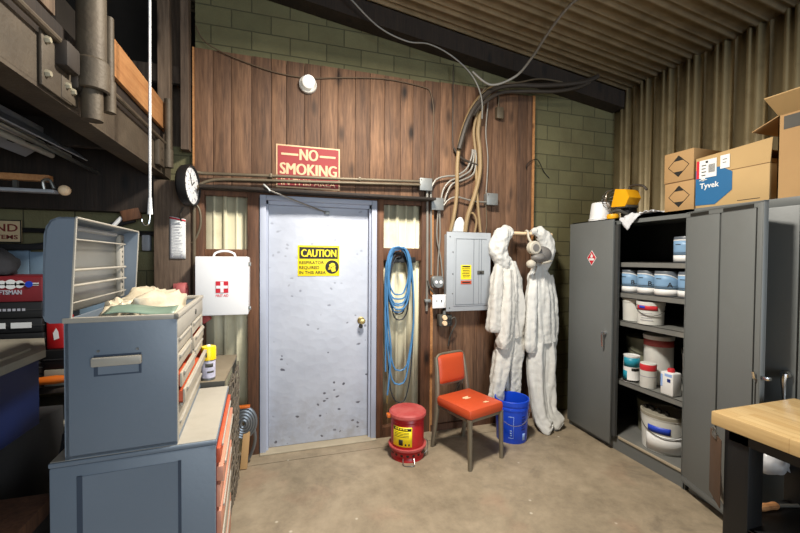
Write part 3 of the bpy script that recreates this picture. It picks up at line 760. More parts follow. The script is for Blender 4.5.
# respirator
t = thing('respirator', 'grey rubber respirator mask hung by its strap over the right coverall', 'respirator mask', (2.37,-.25,1.52))
MB().sphere((2.325,-.23,1.645), .10, 24, 16, (1.05,.7,.80)).build('face_piece', 'mask_grey', t)
b = MB().lathe([(.001,.055),(.052,.055),(.062,.045),(.062,0),(.045,-.01)], (2.195,-.27,1.705), 24, 'y'); b.build('filter', 'mask_light', t)
MB().lathe([(.001,.060),(.032,.060),(.036,.05)], (2.195,-.27,1.705), 24, 'y').build('filter_cap', 'mask_grey', t)
MB().sphere((2.245,-.29,1.615), .062, 20, 12, (1.15,.9,.7)).build('valve', 'mask_grey', t)
MB().sphere((2.185,-.27,1.555), .045, 20, 12, (1,.9,.9)).build('filter', 'mask_light', t)
MB().tube(spline([(2.42,-.25,1.585),(2.35,-.30,1.575),(2.27,-.315,1.565)],6), .013, 8).build('trim_band', 'mask_light', t)
MB().tube(spline([(2.21,-.25,1.74),(2.235,-.16,1.80),(2.245,-.13,1.86),(2.25,-.10,1.876),(2.255,-.075,1.86)],6), .011, 8).build('strap', 'mask_light', t)

# ================================================================= ON THE FLOOR
# orange chair
t = thing('side_chair', 'worn orange vinyl side chair with metal frame in front of the boards', 'chair', (1.451,-.472,0), R(17))
def lp(mb, name, mat, **k): return mb.build(name, mat, t, local=True, **k)
b = MB().box((-.19,-.215,.375), (.19,.185,.46), .028); seat = lp(b, 'seat', 'vinyl_orange', sub=0)
b = MB().grid(lambda u, v: V((-.05+.06*u+.01*math.sin(9*v), -.02+.045*v, .4612)), 5, 5); lab(lp(b, 'worn_patch', 'foam_tear'), 'pale worn patch on the seat') 
b = MB().grid(lambda u, v: V((.03+.04*u+.01*math.sin(7*v), -.16+.025*v, .4612)), 5, 5); lab(lp(b, 'worn_patch', 'foam_tear'), 'pale worn patch near the front edge')
lp(MB().box((-.178,-.2,.355), (.178,.17,.378), .004), 'seat_frame', 'chair_metal')
for sx in (-1, 1):
    lp(MB().tube([(sx*.17,-.195,.38),(sx*.174,-.205,0)], [.022,.016], 12), 'leg', 'chair_metal')
    pts = spline([(sx*.176,.245,0),(sx*.174,.21,.2),(sx*.170,.19,.40),(sx*.160,.205,.60),(sx*.152,.232,.76)], 6)
    lp(MB().tube(pts, [.016+.006*math.sin(PI*i/(len(pts)-1)) for i in range(len(pts))], 12), 'leg', 'chair_metal')
b = MB(); rim = []
for k in range(44):
    a = 2*PI*k/44; c, s_ = math.cos(a), math.sin(a); e = .36
    xx = .150*math.copysign(abs(c)**e, c); zz = .657+.128*math.copysign(abs(s_)**e, s_)
    xx *= 1.06; rim.append(V((xx, .215+.10*(zz-.657)-.018*(1-(xx/.15)**2)*0, zz)))
lp(MB().tube(rim, .011, 10, closed=True), 'back_frame', 'chair_metal')
b = MB()
def pad(u, v, off):
    a = u*2-1; c = v*2-1
    e = (1-abs(a)**4)*(1-abs(c)**4)
    zz = .657+.122*c; k = 1-.06*abs(c)**6
    return V((a*.152*k, .215+.1*(zz-.657)+off*(.006+.024*e**.5), zz))
b.grid(lambda u, v: pad(u, v, -1), 16, 14).grid(lambda u, v: pad(u, v, 1), 16, 14)
lp(b, 'backrest', 'vinyl_orange', smooth=60)

# red oily waste can
cx, cy = .965, -.36
t = thing('waste_can', 'round red oily waste can with yellow label and dusty lid right of the door', 'can', (cx,cy,0))
MB().lathe([(.001,.075),(.13,.075),(.133,.085),(.133,.33),(.126,.34)], (cx,cy,0), 40).build('body', 'can_red', t)
b = MB().lathe([(.133,.075),(.128,.06),(.118,.03),(.128,.0),(.132,.0),(.132,.012),(.122,.03),(.134,.065)], (cx,cy,0), 40)
b.lathe([(.001,.003),(.13,.003)], (cx,cy,0), 40)
base = b.build('base_ring', 'can_red', t)
MB().lathe([(.134,.085),(.152,.088),(.154,.105),(.150,.108),(.134,.106)], (cx,cy,0), 40).build('band', 'can_lid_red', t)
b = MB()
for k in range(9):
    a = R(-170+k*21); b.lathe([(.001,.004),(.011,.004),(.011,-.002)], (0,0,0), 10, 'x')
    c0, s0 = math.cos(a), math.sin(a); q = b.v[-30:]
    for i in range(len(b.v)-30, len(b.v)):
        p = b.v[i]; b.v[i] = V((cx+(.128+p.x)*c0-p.y*s0, cy+(.128+p.x)*s0+p.y*c0, .052+p.z))
b.build('vent_hole', 'ink_black', base)
MB().lathe([(.001,.335),(.146,.335),(.152,.345),(.150,.362),(.138,.374),(.06,.382),(.001,.384)], (cx,cy,0), 40).build('lid', 'can_lid_red', t)
MB().lathe([(.1335,.30),(.1365,.303),(.1335,.306)], (cx,cy,0), 40).build('bead', 'can_red', t)
a0 = R(-128); aw = .62
b = MB().grid(lambda u, v: V((cx+.1345*math.cos(a0-aw+2*aw*u), cy+.1345*math.sin(a0-aw+2*aw*u), .125+.155*v)), 14, 2)
lb = b.build('label', 'sign_yellow', t, sol=.0008); lab(lb, 'yellow label')
b = MB().grid(lambda u, v: V((cx+.1352*math.cos(a0-aw*.93+2*aw*.93*u), cy+.1352*math.sin(a0-aw*.93+2*aw*.93*u), .25+.022*v)), 14, 1)
for i in range(4): b.grid(lambda u, v: V((cx+.1352*math.cos(a0-aw*.8+1.5*aw*u), cy+.1352*math.sin(a0-aw*.8+1.5*aw*u), .20+.012*i+.004*v)), 10, 1)
b.grid(lambda u, v: V((cx+.1352*math.cos(a0-.18+.26*u), cy+.1352*math.sin(a0-.18+.26*u), .135+.045*v)), 4, 1)
for q in (.25,.45): b.grid(lambda u, v: V((cx+.1352*math.cos(a0+q-.05+.09*u), cy+.1352*math.sin(a0+q-.05+.09*u), .135+.015*v)), 3, 1)
b.build('label_print', 'ink_black', lb, sol=.0006)
b = MB()
for k in range(5): b.grid(lambda u, v: V((cx+.1362*math.cos(a0-.45+.17*k+.12*u), cy+.1362*math.sin(a0-.45+.17*k+.12*u), .256+.010*v)), 3, 1)
b.build('yellow_print', 'sign_yellow', lb, sol=.0004)
MB().tube(spline([(cx-.075,cy-.125,.04),(cx-.08,cy-.16,.006),(cx-.03,cy-.185,.006),(cx+.0,cy-.18,.006),(cx+.01,cy-.14,.035)],6), .0045, 8).build('foot_pedal', 'wire_steel', t)
MB().tube(spline([(cx+.12,cy-.07,.03),(cx+.15,cy-.06,.05),(cx+.165,cy-.03,.10),(cx+.15,cy-.02,.12)],6), .004, 8).build('handle', 'wire_steel', t)
MB().box((cx-.175,cy-.02,.325), (cx-.145,cy+.03,.355), .006).build('hinge', 'amber', t)

# blue bucket
cx, cy = 1.955, -.335
t = thing('bucket', 'bright blue plastic bucket between orange chair and white coveralls', 'bucket', (cx,cy,0))
MB().lathe([(.001,.004),(.125,.004),(.128,0),(.1305,.006),(.143,.285),(.148,.287),(.148,.305),(.144,.307),(.145,.325),(.150,.327),(.151,.362),(.147,.368),(.140,.366),(.138,.30),(.123,.014),(.001,.012)], (cx,cy,0), 48).build('body', 'bucket_blue', t)
pts = []
for k in range(17):
    a = PI*k/16; pts.append(V((cx+.153*math.cos(R(-35)+a*0)*math.cos(a), cy, 0)))
dv = V((math.cos(R(-25)), math.sin(R(-25)), 0)); nv = V((-dv.y, dv.x, 0))*-1
hp = [V((cx,cy,.315))+dv*.154*math.cos(PI*k/16)+(nv*.6+V((0,0,-1))).normalized()*.155*math.sin(PI*k/16)+nv*.11*math.sin(PI*k/16) for k in range(17)]
MB().tube(hp, .0028, 6).build('handle', 'wire_steel', t)
a0 = R(-78)
b = MB().grid(lambda u, v: V((cx+(.1325+.012*(v*.07+.02)/.28+.0008)*math.cos(a0-.05+.22*u), cy+(.1325+.012*(v*.07+.02)/.28+.0008)*math.sin(a0-.05+.22*u), .03+.06*v)), 4, 2)
b.build('sticker', 'ink_pale_blue', t, sol=.0006)
def bk(u_, z): 
    r = .1305+.0125*z/.285+.001; return V((cx+r*math.cos(u_), cy+r*math.sin(u_), z))
b = MB()
for (p, q, z0, z1) in ((-2.35,-2.02,.235,.24),(-2.35,-2.02,.05,.055),(-2.04,-2.02,.05,.24)): b.grid(lambda u, v: bk(p+(q-p)*u, z0+(z1-z0)*v), 6, 1)
for k in range(3): b.grid(lambda u, v: bk(-2.25+.12*u, .07+.02*k+.01*v), 3, 1)
b.build('print', 'ink_pale_blue', t, sol=.0005)
b = MB()
for k, wd in enumerate((.30,.22,.32,.2,.28,.24)): b.grid(lambda u, v: bk(-1.5+wd*u, .12+.022*k+.013*v), 6, 1)
b.build('warning_print', 'ink_navy', t, sol=.0005)
# dark shape behind the bucket
tag(MB().sphere((1.815,-.11,.085), .085, 20, 12, (.75,1,1)).build('work_boot', 'black'), 'black rubber lump on floor behind the bucket below the left coverall', 'boot') if False else None

# ================================================================= METAL CABINETS
CX = 2.67
t = thing('storage_cabinet', 'grey steel cabinet with one open door showing paint cans', 'cabinet', (2.97,-.77,0))
b = MB().box((CX,-.235,0), (3.28,-.25,1.95)).box((CX,-1.357,0), (3.28,-1.342,1.95)).box((3.265,-.235,0), (3.28,-1.357,1.95)).box((CX,-.235,1.925), (3.28,-1.357,1.95))
b.box((CX,-.235,1.895), (CX+.02,-1.357,1.95)).box((CX,-.25,0), (CX+.02,-.27,1.93)).box((CX,-1.33,0), (CX+.02,-1.35,1.93))
b.box((CX+.01,-.25,.0), (CX+.025,-1.342,.105))
b.build('body', 'cab_grey', t, 30)
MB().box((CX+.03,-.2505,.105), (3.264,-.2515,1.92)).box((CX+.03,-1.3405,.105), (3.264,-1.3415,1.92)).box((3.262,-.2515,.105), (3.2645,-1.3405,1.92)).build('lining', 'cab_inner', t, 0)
for z in (1.582, 1.329, 1.092, .60):
    MB().box((CX+.022,-.252,z-.04), (CX+.026,-1.340,z)).box((CX+.022,-.252,z-.004), (3.26,-1.340,z)).build('shelf', 'shelf_grey', t, 0)
fl = MB().box((CX+.012,-.252,.105), (3.26,-1.340,.125)).build('bottom_shelf', 'shelf_grey', t, 0)
MB().box((CX-.002,-.80,.108), (CX+.012,-1.340,.127), .003).build('edge_strip', 'beige_edge', fl)
# left door, a little ajar
def turned(mb, piv, ang):
    m = Matrix.Rotation(ang, 3, 'Z'); mb.v = [m @ (p-V(piv))+V(piv) for p in mb.v]; return mb
pv = (CX-.004,-.235,0); ang = R(-2.2)
d = turned(MB().box((CX-.024,-.235,.05), (CX-.004,-.757,1.938), .003), pv, ang).build('door', 'cab_grey', t)
turned(MB().box((CX-.004,-.742,.12), (CX+.018,-.79,1.89)), pv, ang).build('door_channel', 'cab_inner', d, 0)
b = MB().lathe([(.001,-.028),(.018,-.028),(.02,-.02),(.02,0)], (CX-.024,-.692,.975), 16, 'x'); b.tube([(CX-.052,-.692,.985),(CX-.056,-.692,.95),(CX-.05,-.692,.86)], [.012,.011,.008], 10)
turned(b, pv, ang).build('handle', 'chrome', d)
b = MB(); h = .055
b.prism([(CX-.0255,-.523,1.615+h*1.25),(CX-.0255,-.523+h,1.615),(CX-.0255,-.523,1.615-h*1.25),(CX-.0255,-.523-h,1.615)], (.0015,0,0))
sk = turned(b, pv, ang).build('hazard_diamond', 'label_white', d, 0); lab(sk, 'red and white hazard diamond')
b = MB(); h = .049
b.prism([(CX-.0265,-.523,1.615+h*1.25),(CX-.0265,-.523+h,1.615),(CX-.0265,-.523,1.615-h*1.25),(CX-.0265,-.523-h,1.615)], (.0012,0,0))
rd = turned(b, pv, ang).build('red_field', 'red_ink', sk, 0) if False else turned(b, pv, ang).build('red_field', 'red_ink', d, 0)
b = MB()
fl_ = [(0,.045),(.008,.03),(.016,.022),(.012,.008),(.0,.004),(-.012,.008),(-.014,.02),(-.006,.03)]
b.prism([(CX-.0275,-.523-x,1.612+z) for x, z in fl_], (.001,0,0)).box((CX-.0275,-.553,1.593), (CX-.0265,-.493,1.612))
turned(b, pv, ang).build('flame_symbol', 'label_white', d, 0)
# right door, swung right round in front of the neighbour
pv = (CX-.006,-1.359,0); ang = -math.atan2(.165, .535)
b = MB().box((CX-.016,-1.359,.07), (CX-.010,-1.919,1.925)).box((CX-.036,-1.359,.07), (CX-.012,-1.365,1.925), .002).box((CX-.036,-1.913,.07), (CX-.012,-1.919,1.925), .002)
b.box((CX-.036,-1.359,1.915), (CX-.012,-1.919,1.925)).box((CX-.036,-1.359,.07), (CX-.012,-1.919,.08)).box((CX-.036,-1.367,1.89), (CX-.03,-1.912,1.92)).box((CX-.036,-1.367,.075), (CX-.03,-1.912,.11))
d = turned(b, pv, ang).build('door', 'cab_grey', t, 30)
b = MB().box((CX-.034,-1.366,.08), (CX-.014,-1.63,1.89), .003).box((CX-.034,-1.642,.08), (CX-.024,-1.87,1.89), .003).box((CX-.038,-1.882,.08),(CX-.014,-1.914,1.915), .004)
turned(b, pv, ang).build('stiffener', 'cab_grey', d)
for bx in (((CX-.0385,-1.40,1.893), (CX-.0365,-1.55,1.913)), ((CX-.0385,-1.66,1.893), (CX-.0365,-1.86,1.913)), ((CX-.0395,-1.894,.55), (CX-.0378,-1.901,.93))):
    turned(MB().box(*bx), pv, ang).build('slot', 'ink_black', d, 0)
b = MB().tube([(CX-.03,-1.900,.95),(CX-.05,-1.900,.955),(CX-.055,-1.897,.99)], .008, 8).box((CX-.03,-1.912,.955), (CX+.0,-1.952,.975), .004)
turned(b, pv, ang).build('latch', 'chrome', d)

t = thing('storage_cabinet', 'closed grey steel cabinet with chrome handle behind the workbench', 'cabinet', (2.97,-1.95,0))
b = MB().box((CX,-1.382,0), (3.28,-2.56,1.95), .004).box((CX-.006,-1.382,1.90), (CX+.01,-2.56,1.95), .003); b.build('body', 'cab_grey', t, 30)
MB().box((CX-.02,-1.395,.07), (CX,-1.945,1.90), .004).build('door', 'cab_grey', t)
d = MB().box((CX-.02,-1.952,.07), (CX,-2.545,1.90), .004).build('door', 'cab_grey', t)
b = MB().lathe([(.001,-.03),(.02,-.03),(.024,-.02),(.024,0)], (CX-.02,-1.912,.975), 16, 'x'); b.tube([(CX-.05,-1.912,.98),(CX-.056,-1.912,.94),(CX-.05,-1.914,.84)], [.015,.013,.008], 10)
b.build('handle', 'chrome', t)

# ---- paint cans and tubs on the shelves
def arc(c, r, a, w, z0, z1, n=14):
    return lambda u, v: V((c[0]+r*math.cos(a-w+2*w*u), c[1]+r*math.sin(a-w+2*w*u), z0+(z1-z0)*v))
def blue_can(y, z, letter, lb, x=2.80, r=.083, h=.185):
    c = (x,y); a = math.atan2(-3.276-y, -x)
    t = thing('paint_can', lb, 'can', (x,y,z), group=None)
    MB().lathe([(.001,.002),(r-.004,.002),(r-.002,0),(r,.004),(r,h-.008),(r-.003,h),(r-.012,h),(r-.014,h-.01),(.001,h-.01)], (x,y,z), 32).build('body', 'can_dark', t)
    MB().lathe([(.001,h-.006),(r-.02,h-.006),(r-.016,h-.002)], (x,y,z), 32).build('lid', 'alu', t)
    MB().grid(arc(c, r+.0008, a, 1.45, z+.006, z+.05), 24, 1).build('label_base', 'label_white', t, sol=.0004)
    def f(u, v):
        top = .05+(h-.08)*(1-.9*max(0, (u-.38)/.62)**2)
        an = a-1.45+2.9*u
        return V((x+(r+.0008)*math.cos(an), y+(r+.0008)*math.sin(an), z+.05+(top-.05)*v))
    MB().grid(f, 28, 3).build('label_field', 'label_blue', t, sol=.0004)
    def g(u, v):
        p = f(u, 1); p.z += .008*v; return p
    def g2(u, v):
        an = a-1.4+2.6*u; return V((x+(r+.0014)*math.cos(an), y+(r+.0014)*math.sin(an), z+.066+.03*max(0, u-.4)+.003*v+.0))
    MB().grid(g, 28, 1).build('swoosh', 'label_white', t, sol=.0004)
    b = MB().grid(g2, 28, 1); b.grid(arc(c, r+.0014, a-.75, .25, z+.125, z+.131), 8, 1)
    b.text(letter, on_can(c, r+.001, a+.12, z+.068), .05, None, .001, align='CENTER')
    b.build('lettering', 'ink_black', t, sol=0, smooth=0)
zs = 1.584
blue_can(-1.245, zs, 'A', 'pale blue labelled paint can alone on the top shelf')
zs = 1.331
blue_can(-.795, zs, 'B', 'pale blue paint can at the left end of the second shelf', x=2.79)
blue_can(-.955, zs, 'B', 'second pale blue paint can from the left on the second shelf', x=2.785, r=.078)
blue_can(-1.125, zs, 'A', 'slightly larger pale blue paint can third on the second shelf', x=2.775, r=.088)
blue_can(-1.29, zs, 'A', 'pale blue paint can at the right end of the second shelf, half hidden', x=2.79, r=.083)

def tub(x, y, z, r0, r1, h, lb, mat='bucket_white', cat='tub', name='paint_tub', bail=True, lidmat=None, sag=.6):
    a = math.atan2(-3.276-y, -x)
    t = thing(name, lb, cat, (x,y,z))
    MB().lathe([(.001,.001),(r0-.003,.001),(r0,.003),(r1,h-.03),(r1+.004,h-.028),(r1+.004,h),(r1-.002,h),(r1-.004,h-.006),(.001,h-.006)], (x,y,z), 36).build('body', mat, t)
    if lidmat: MB().lathe([(r1+.005,h-.022),(r1+.006,h+.002),(r1,h+.006),(r1-.012,h+.004),(r1-.014,h-.002),(.001,h-.002)], (x,y,z), 36).build('lid', lidmat, t)
    if bail:
        dr = V((-math.sin(a), math.cos(a), 0)); nr = V((math.cos(a), math.sin(a), 0)); rr_ = r1+.006
        pts = [V((x,y,z+h-.035))+dr*rr_*math.cos(PI*k/18)+nr*(rr_*1.0)*math.sin(PI*k/18)+V((0,0,-sag*r1*math.sin(PI*k/18))) for k in range(19)]
        MB().tube(pts, .0025, 6).build('handle', 'grimy', t)
    return t, a
zs = 1.094
t, a = tub(2.80,-.81, zs, .077, .082, .185, 'white tub with thin dark handle on the left of the third shelf', bail=False)
MB().lathe([(.001,.004),(.012,.004),(.013,0)], (2.80-.06,-.87,zs+.15), 12, 'x').build('handle_boss', 'grimy', t)
t, a = tub(2.775,-.985, zs, .088, .094, .18, 'white tub with red label and dark bail handle on the third shelf', sag=.75)
f = lambda u, v: V((2.775+.0955*math.cos(a-1.2+1.7*u), -.985+.0955*math.sin(a-1.2+1.7*u), zs+.115+.045*v*(1-.6*max(0,u-.5))))
MB().grid(f, 20, 2).build('red_label', 'label_red', t, sol=.0005)
MB().grid(arc((2.775,-.985), .0962, a-.65, .25, zs+.128, zs+.148), 8, 1).build('blue_logo', 'label_blue_deep', t, sol=.0005)
b = MB()
for k in range(4): b.grid(arc((2.775,-.985), .092, a-.3, .5-.08*(k % 2), zs+.035+.018*k, zs+.039+.018*k), 8, 1)
b.build('label_print', 'ink_grey', t, sol=.0005)
t = thing('small_can', 'small white can at the far right edge of the third shelf', 'can', (2.79,-1.305,zs))
MB().lathe([(.001,0),(.032,0),(.032,.12),(.028,.128),(.001,.128)], (2.79,-1.305,zs), 24).build('body', 'label_white', t)
MB().lathe([(.024,.128),(.024,.14),(.001,.142)], (2.79,-1.305,zs), 20).build('lid', 'label_white', t)
zs = .602
tub(3.0,-.74, zs, .12, .13, .33, 'olive grey pail half hidden at the left of the fourth shelf', 'bucket_olive', 'pail', 'pail', True, None, .7)
t, a = tub(2.93,-.935, zs, .10, .104, .385, 'tall white tub with dark red band behind the teal can', 'bucket_white', 'tub', 'paint_tub', False, 'bucket_white')
MB().grid(arc((2.93,-.935), .1065, a, 1.3, zs+.305, zs+.36), 20, 1).build('red_band', 'can_lid_red', t, sol=.0005)
t, a = tub(3.07,-1.19, zs, .125, .135, .30, 'beige grey pail at the back right of the fourth shelf', 'bucket_white', 'pail', 'pail', False, 'grimy')
MB().grid(arc((3.07,-1.19), .134, a-.55, .16, zs+.2, zs+.225), 8, 1).build('blue_logo', 'label_blue_deep', t, sol=.0005)
t = thing('paint_can', 'teal and white cylindrical can standing at the front of the fourth shelf', 'can', (2.745,-.85,zs))
MB().lathe([(.001,.001),(.058,.001),(.06,0),(.06,.006),(.058,.01),(.058,.205),(.06,.21),(.06,.215),(.052,.216),(.05,.21),(.001,.21)], (2.745,-.85,zs), 32).build('body', 'label_white', t)
a = math.atan2(-3.276+.85, -2.745)
MB().grid(arc((2.745,-.85), .0588, a+.1, 1.3, zs+.125, zs+.2), 18, 1).build('teal_label', 'teal', t, sol=.0005)
MB().grid(arc((2.745,-.85), .0588, a-1.05, .5, zs+.015, zs+.09), 8, 1).build('teal_label', 'teal', t, sol=.0005)
MB().grid(arc((2.745,-.85), .0594, a+.55, .55, zs+.095, zs+.118), 8, 1).build('black_band', 'ink_black', t, sol=.0005)
MB().lathe([(.058,.002),(.0615,.004),(.0615,.016),(.058,.018)], (2.745,-.85,zs), 32).build('base_ring', 'ink_black', t)
t = thing('paint_can', 'white can with bright red band beside the teal can', 'can', (2.745,-1.0,zs))
MB().lathe([(.001,0),(.055,0),(.056,.004),(.056,.185),(.052,.19),(.001,.19)], (2.745,-1.0,zs), 32).build('body', 'bucket_white', t)
MB().lathe([(.0565,.135),(.0575,.137),(.0575,.18),(.0565,.182)], (2.745,-1.0,zs), 32).build('red_band', 'label_red', t)
MB().lathe([(.0562,.085),(.057,.087),(.057,.09),(.0562,.092)], (2.745,-1.0,zs), 32).build('bead', 'ink_grey', t)
t = thing('solvent_tin', 'white tin with red cap and blue print at right front of the fourth shelf', 'tin', (2.76,-1.15,zs))
MB().box((2.70,-1.235,zs), (2.79,-1.135,zs+.17), .012).build('body', 'label_white', t)
MB().lathe([(.001,.195),(.02,.195),(.024,.188),(.024,.17)], (2.745,-1.185,zs), 20).build('cap', 'label_red', t)
MB().box((2.699,-1.155,zs+.06), (2.7005,-1.14,zs+.15)).box((2.699,-1.225,zs+.14), (2.7005,-1.17,zs+.16)).build('blue_print', 'ink_pale_blue', t, 0)
MB().box((2.6985,-1.215,zs+.10), (2.7005,-1.19,zs+.125)).build('dark_print', 'ink_navy', t, 0)
zs = .127
t, a = tub(3.07,-.80, zs, .12, .13, .27, 'white pail behind the big bucket on the cabinet floor', 'bucket_olive', 'pail', 'pail', True, None, .8)
MB().grid(arc((3.07,-.80), .129, a, .3, zs+.16, zs+.22), 8, 1).build('blue_label', 'ink_navy', t, sol=.0005)
t, a = tub(2.865,-1.05, zs, .148, .158, .285, 'big white bucket with blue label and bail on the cabinet floor', 'bucket_white', 'bucket', 'bucket', True, 'bin_lid', .75)
MB().grid(arc((2.865,-1.05), .1575, a-.25, .5, zs+.155, zs+.205), 12, 1).build('blue_label', 'label_blue_deep', t, sol=.0005)
MB().grid(arc((2.865,-1.05), .1565, a+.1, .95, zs+.02, zs+.14), 12, 1).build('paper_label', 'label_white', t, sol=.0005)
b = MB()
for k in range(7): b.box((2.78+.02*(k % 2),-1.14+.03*k,zs+.29), (2.80+.02*(k % 2),-1.115+.03*k,zs+.312), .003)
b.build('lid_lug', 'ink_black', t)

# ================================================================= ON TOP OF THE CABINETS
ZT = 1.951
t = thing('bucket', 'upturned white plastic bucket on the far left corner of the cabinet top', 'bucket', (2.77,-.475,ZT))
MB().lathe([(.001,.165),(.07,.165),(.076,.158),(.092,.02),(.098,.018),(.099,0),(.094,0),(.09,.01),(.072,.15),(.001,.157)], (2.77,-.475,ZT), 32).build('body', 'white', t)
MB().lathe([(.093,.012),(.101,.012),(.101,.018),(.092,.02)], (2.77,-.475,ZT), 32).build('rim', 'white', t)

class MY(MB):
    def build(s, *a, **k):
        for p in s.v: p.y += .10
        return super().build(*a, **k)
t = thing('work_light', 'yellow caged work light with dark handle on the cabinet top', 'work light', (2.84,-.70,ZT))
m = Matrix.Rotation(R(-18), 3, 'X')
b = MY().prism([(2.74,-.72,2.06),(2.74,-.86,2.05),(2.74,-.90,2.12),(2.74,-.87,2.19),(2.74,-.76,2.21)], (.13,0,.0)); b.build('housing', 'yellow_tool', t)
MY().box((2.745,-.88,2.04), (2.87,-.76,2.062), .006).build('lower_housing', 'grimy', t)
MY().lathe([(.03,0),(.045,0),(.05,.02),(.045,.04),(.03,.04)], (2.74,-.74,1.955), 20).build('base', 'yellow_tool', t)
MY().tube(spline([(2.75,-.68,1.97),(2.73,-.74,2.01),(2.74,-.80,2.02),(2.78,-.84,1.99),(2.82,-.86,1.97)],6), .014, 8).build('foot', 'grimy', t)
MY().box((2.78,-.86,1.955), (2.88,-.78,2.045), .01).build('motor', 'black_soft', t)
cg = MY()
for k in range(6):
    a = PI*k/6
    pts = [V((2.80+.06*math.cos(a)*math.cos(q), -.735+.075*abs(math.sin(q))**.8+0*q, 2.13+.06*math.sin(a)*math.cos(q))) for q in [(-PI/2)*(1-2*i/12) for i in range(13)]]
    pts = [V((2.76+.085*math.cos(a)*math.sin(q), -.725+.10*math.cos(q), 2.13+.085*math.sin(a)*math.sin(q))) for q in [(-PI/2)+PI*i/12 for i in range(13)]]
    cg.tube(pts, .0035, 5)
cg.tube([V((2.76+.085*math.cos(2*PI*k/24), -.725, 2.13+.085*math.sin(2*PI*k/24))) for k in range(24)], .003, 6, closed=True)
cg.build('wire_cage', 'wire_steel', t)
MY().tube(spline([(2.80,-.86,2.16),(2.80,-.85,2.215),(2.80,-.90,2.222),(2.80,-.97,2.205),(2.80,-1.0,2.18),(2.80,-1.01,2.165)],6), .010, 8).build('handle', 'dark_cable', t)

b = MB()
def rag(u, v):
    y = -.80-.31*u; x = 2.63+.26*v
    z = ZT+.006+.028*abs(noise.noise(V((u*7, v*5, 1))))+.018*abs(noise.noise(V((u*17, v*11, 4))))
    p = V((x, y, z))
    if v < .25 and u < .6:   # hangs over the front edge
        k = (.25-v)/.25*(1-abs(u-.25)/.35 if abs(u-.25) < .35 else 0)
        p.x = 2.70-.06*(1-v/.25)*.7; p.z -= .13*max(0, k)
        p.x = min(p.x, 2.643) if k > .15 else p.x
    return p
b.grid(rag, 36, 20); tag(b.build('rag', 'rag', smooth=60, sol=.003), 'crumpled white rag lying over the front edge of the cabinet top', 'rag')

def carton(t, x0, x1, y0, y1, z0, z1, mat='cardboard'):
    return MB().box((x0,y0,z0), (x1,y1,z1), .004).build('body', mat, t)
def diamond_print(t, x, yc, zc, r=.075):
    b = MB(); k = .012
    for (ay, az, by, bz) in ((0,r,r,0),(r,0,0,-r),(0,-r,-r,0),(-r,0,0,r)):
        b.tube([(x-.0005, yc-ay, zc+az), (x-.0005, yc-by, zc+bz)], .0022, 4)
    for s in (1,-1):
        b.prism([(x-.002,yc,zc+s*r),(x-.002,yc-.035,zc+s*(r-.036)),(x-.002,yc+.035,zc+s*(r-.036))], (.001,0,0))
    b.build('diamond_mark', 'ink_black', t, 0)
t = thing('carton', 'lower of two small stacked brown cartons with diamond marks', 'box', (2.86,-1.232,ZT), group=None)
carton(t, 2.72, 3.02, -1.125, -1.338, ZT, ZT+.212); diamond_print(t, 2.72, -1.232, ZT+.107)
MB().box((2.719,-1.125,ZT+.209), (3.021,-1.338,ZT+.2125)).build('seam', 'cardboard_edge', t, 0)
t = thing('carton', 'upper of two small stacked brown cartons with diamond marks', 'box', (2.86,-1.228,ZT+.214), group=None)
carton(t, 2.72, 3.02, -1.118, -1.332, ZT+.2145, ZT+.43); diamond_print(t, 2.72, -1.225, ZT+.325)

t = thing('carton', 'wide carton with blue printed panel and shipping label next to stacked cartons', 'box', (2.9,-1.555,ZT))
x0 = 2.725
b = MB().box((x0,-1.345,ZT), (3.12,-1.765,ZT+.225), .004); b.build('body', 'cardboard_pale', t)
# the upper half with its tilted lid flap
b = MB().prism([(x0,-1.345,ZT+.225),(x0,-1.765,ZT+.225),(x0,-1.775,ZT+.37),(x0,-1.345,ZT+.345)], (.006,0,.0)); b.build('front_flap', 'cardboard_pale', t, 0)
b = MB().box((x0+.006,-1.345,ZT+.225), (3.12,-1.351,ZT+.34)).box((3.114,-1.345,ZT+.225), (3.12,-1.765,ZT+.35)).box((x0+.006,-1.76,ZT+.225),(3.12,-1.765,ZT+.25)); b.build('side_flap', 'cardboard', t, 0)
MB().box((x0+.006,-1.352,ZT+.3), (3.112,-1.755,ZT+.304)).build('inner_flap', 'cardboard', t, 0)
MB().box((x0-.0015,-1.345,ZT+.2235), (x0,-1.765,ZT+.2265)).build('seam', 'cardboard_edge', t, 0)
P_ = [(-1.346,.025),(-1.47,.02),(-1.57,.10),(-1.57,.215),(-1.50,.262),(-1.346,.262)]
MB().prism([(x0-.0025,y,ZT+z) for y, z in P_], (.001,0,0)).build('blue_panel', 'tyvek_blue', t, 0)
b = MB().text('Tyvek', on_left(x0-.003,-1.375,ZT+.135), .05, .12, .001); b.box((x0-.004,-1.37,ZT+.19), (x0-.003,-1.42,ZT+.194))
b.lathe([(.001,-.001),(.014,-.001),(.014,0)], (x0-.003,-1.395,ZT+.198), 16, 'x')
b.build('lettering', 'label_white', t, 0)
lbw = MB().box((x0-.0042,-1.352,ZT+.205), (x0-.003,-1.478,ZT+.325)).box((x0-.0042,-1.50,ZT+.245), (x0-.003,-1.555,ZT+.33)).build('shipping_label', 'label_white', t, 0)
MB().box((x0-.005,-1.352,ZT+.205), (x0-.004,-1.37,ZT+.325)).build('red_stripe', 'red_ink', lbw, 0)
b = MB()
for k in range(8): b.box((x0-.005,-1.43-.005*k,ZT+.235), (x0-.004,-1.4325-.005*k,ZT+.29))
b.build('barcode', 'ink_black', lbw, 0); b = MB()
for k in range(4): b.box((x0-.005,-1.385,ZT+.22+.022*k), (x0-.004,-1.41-.004*(k % 2),ZT+.226+.022*k))
b.build('label_print', 'ink_black', lbw, 0)
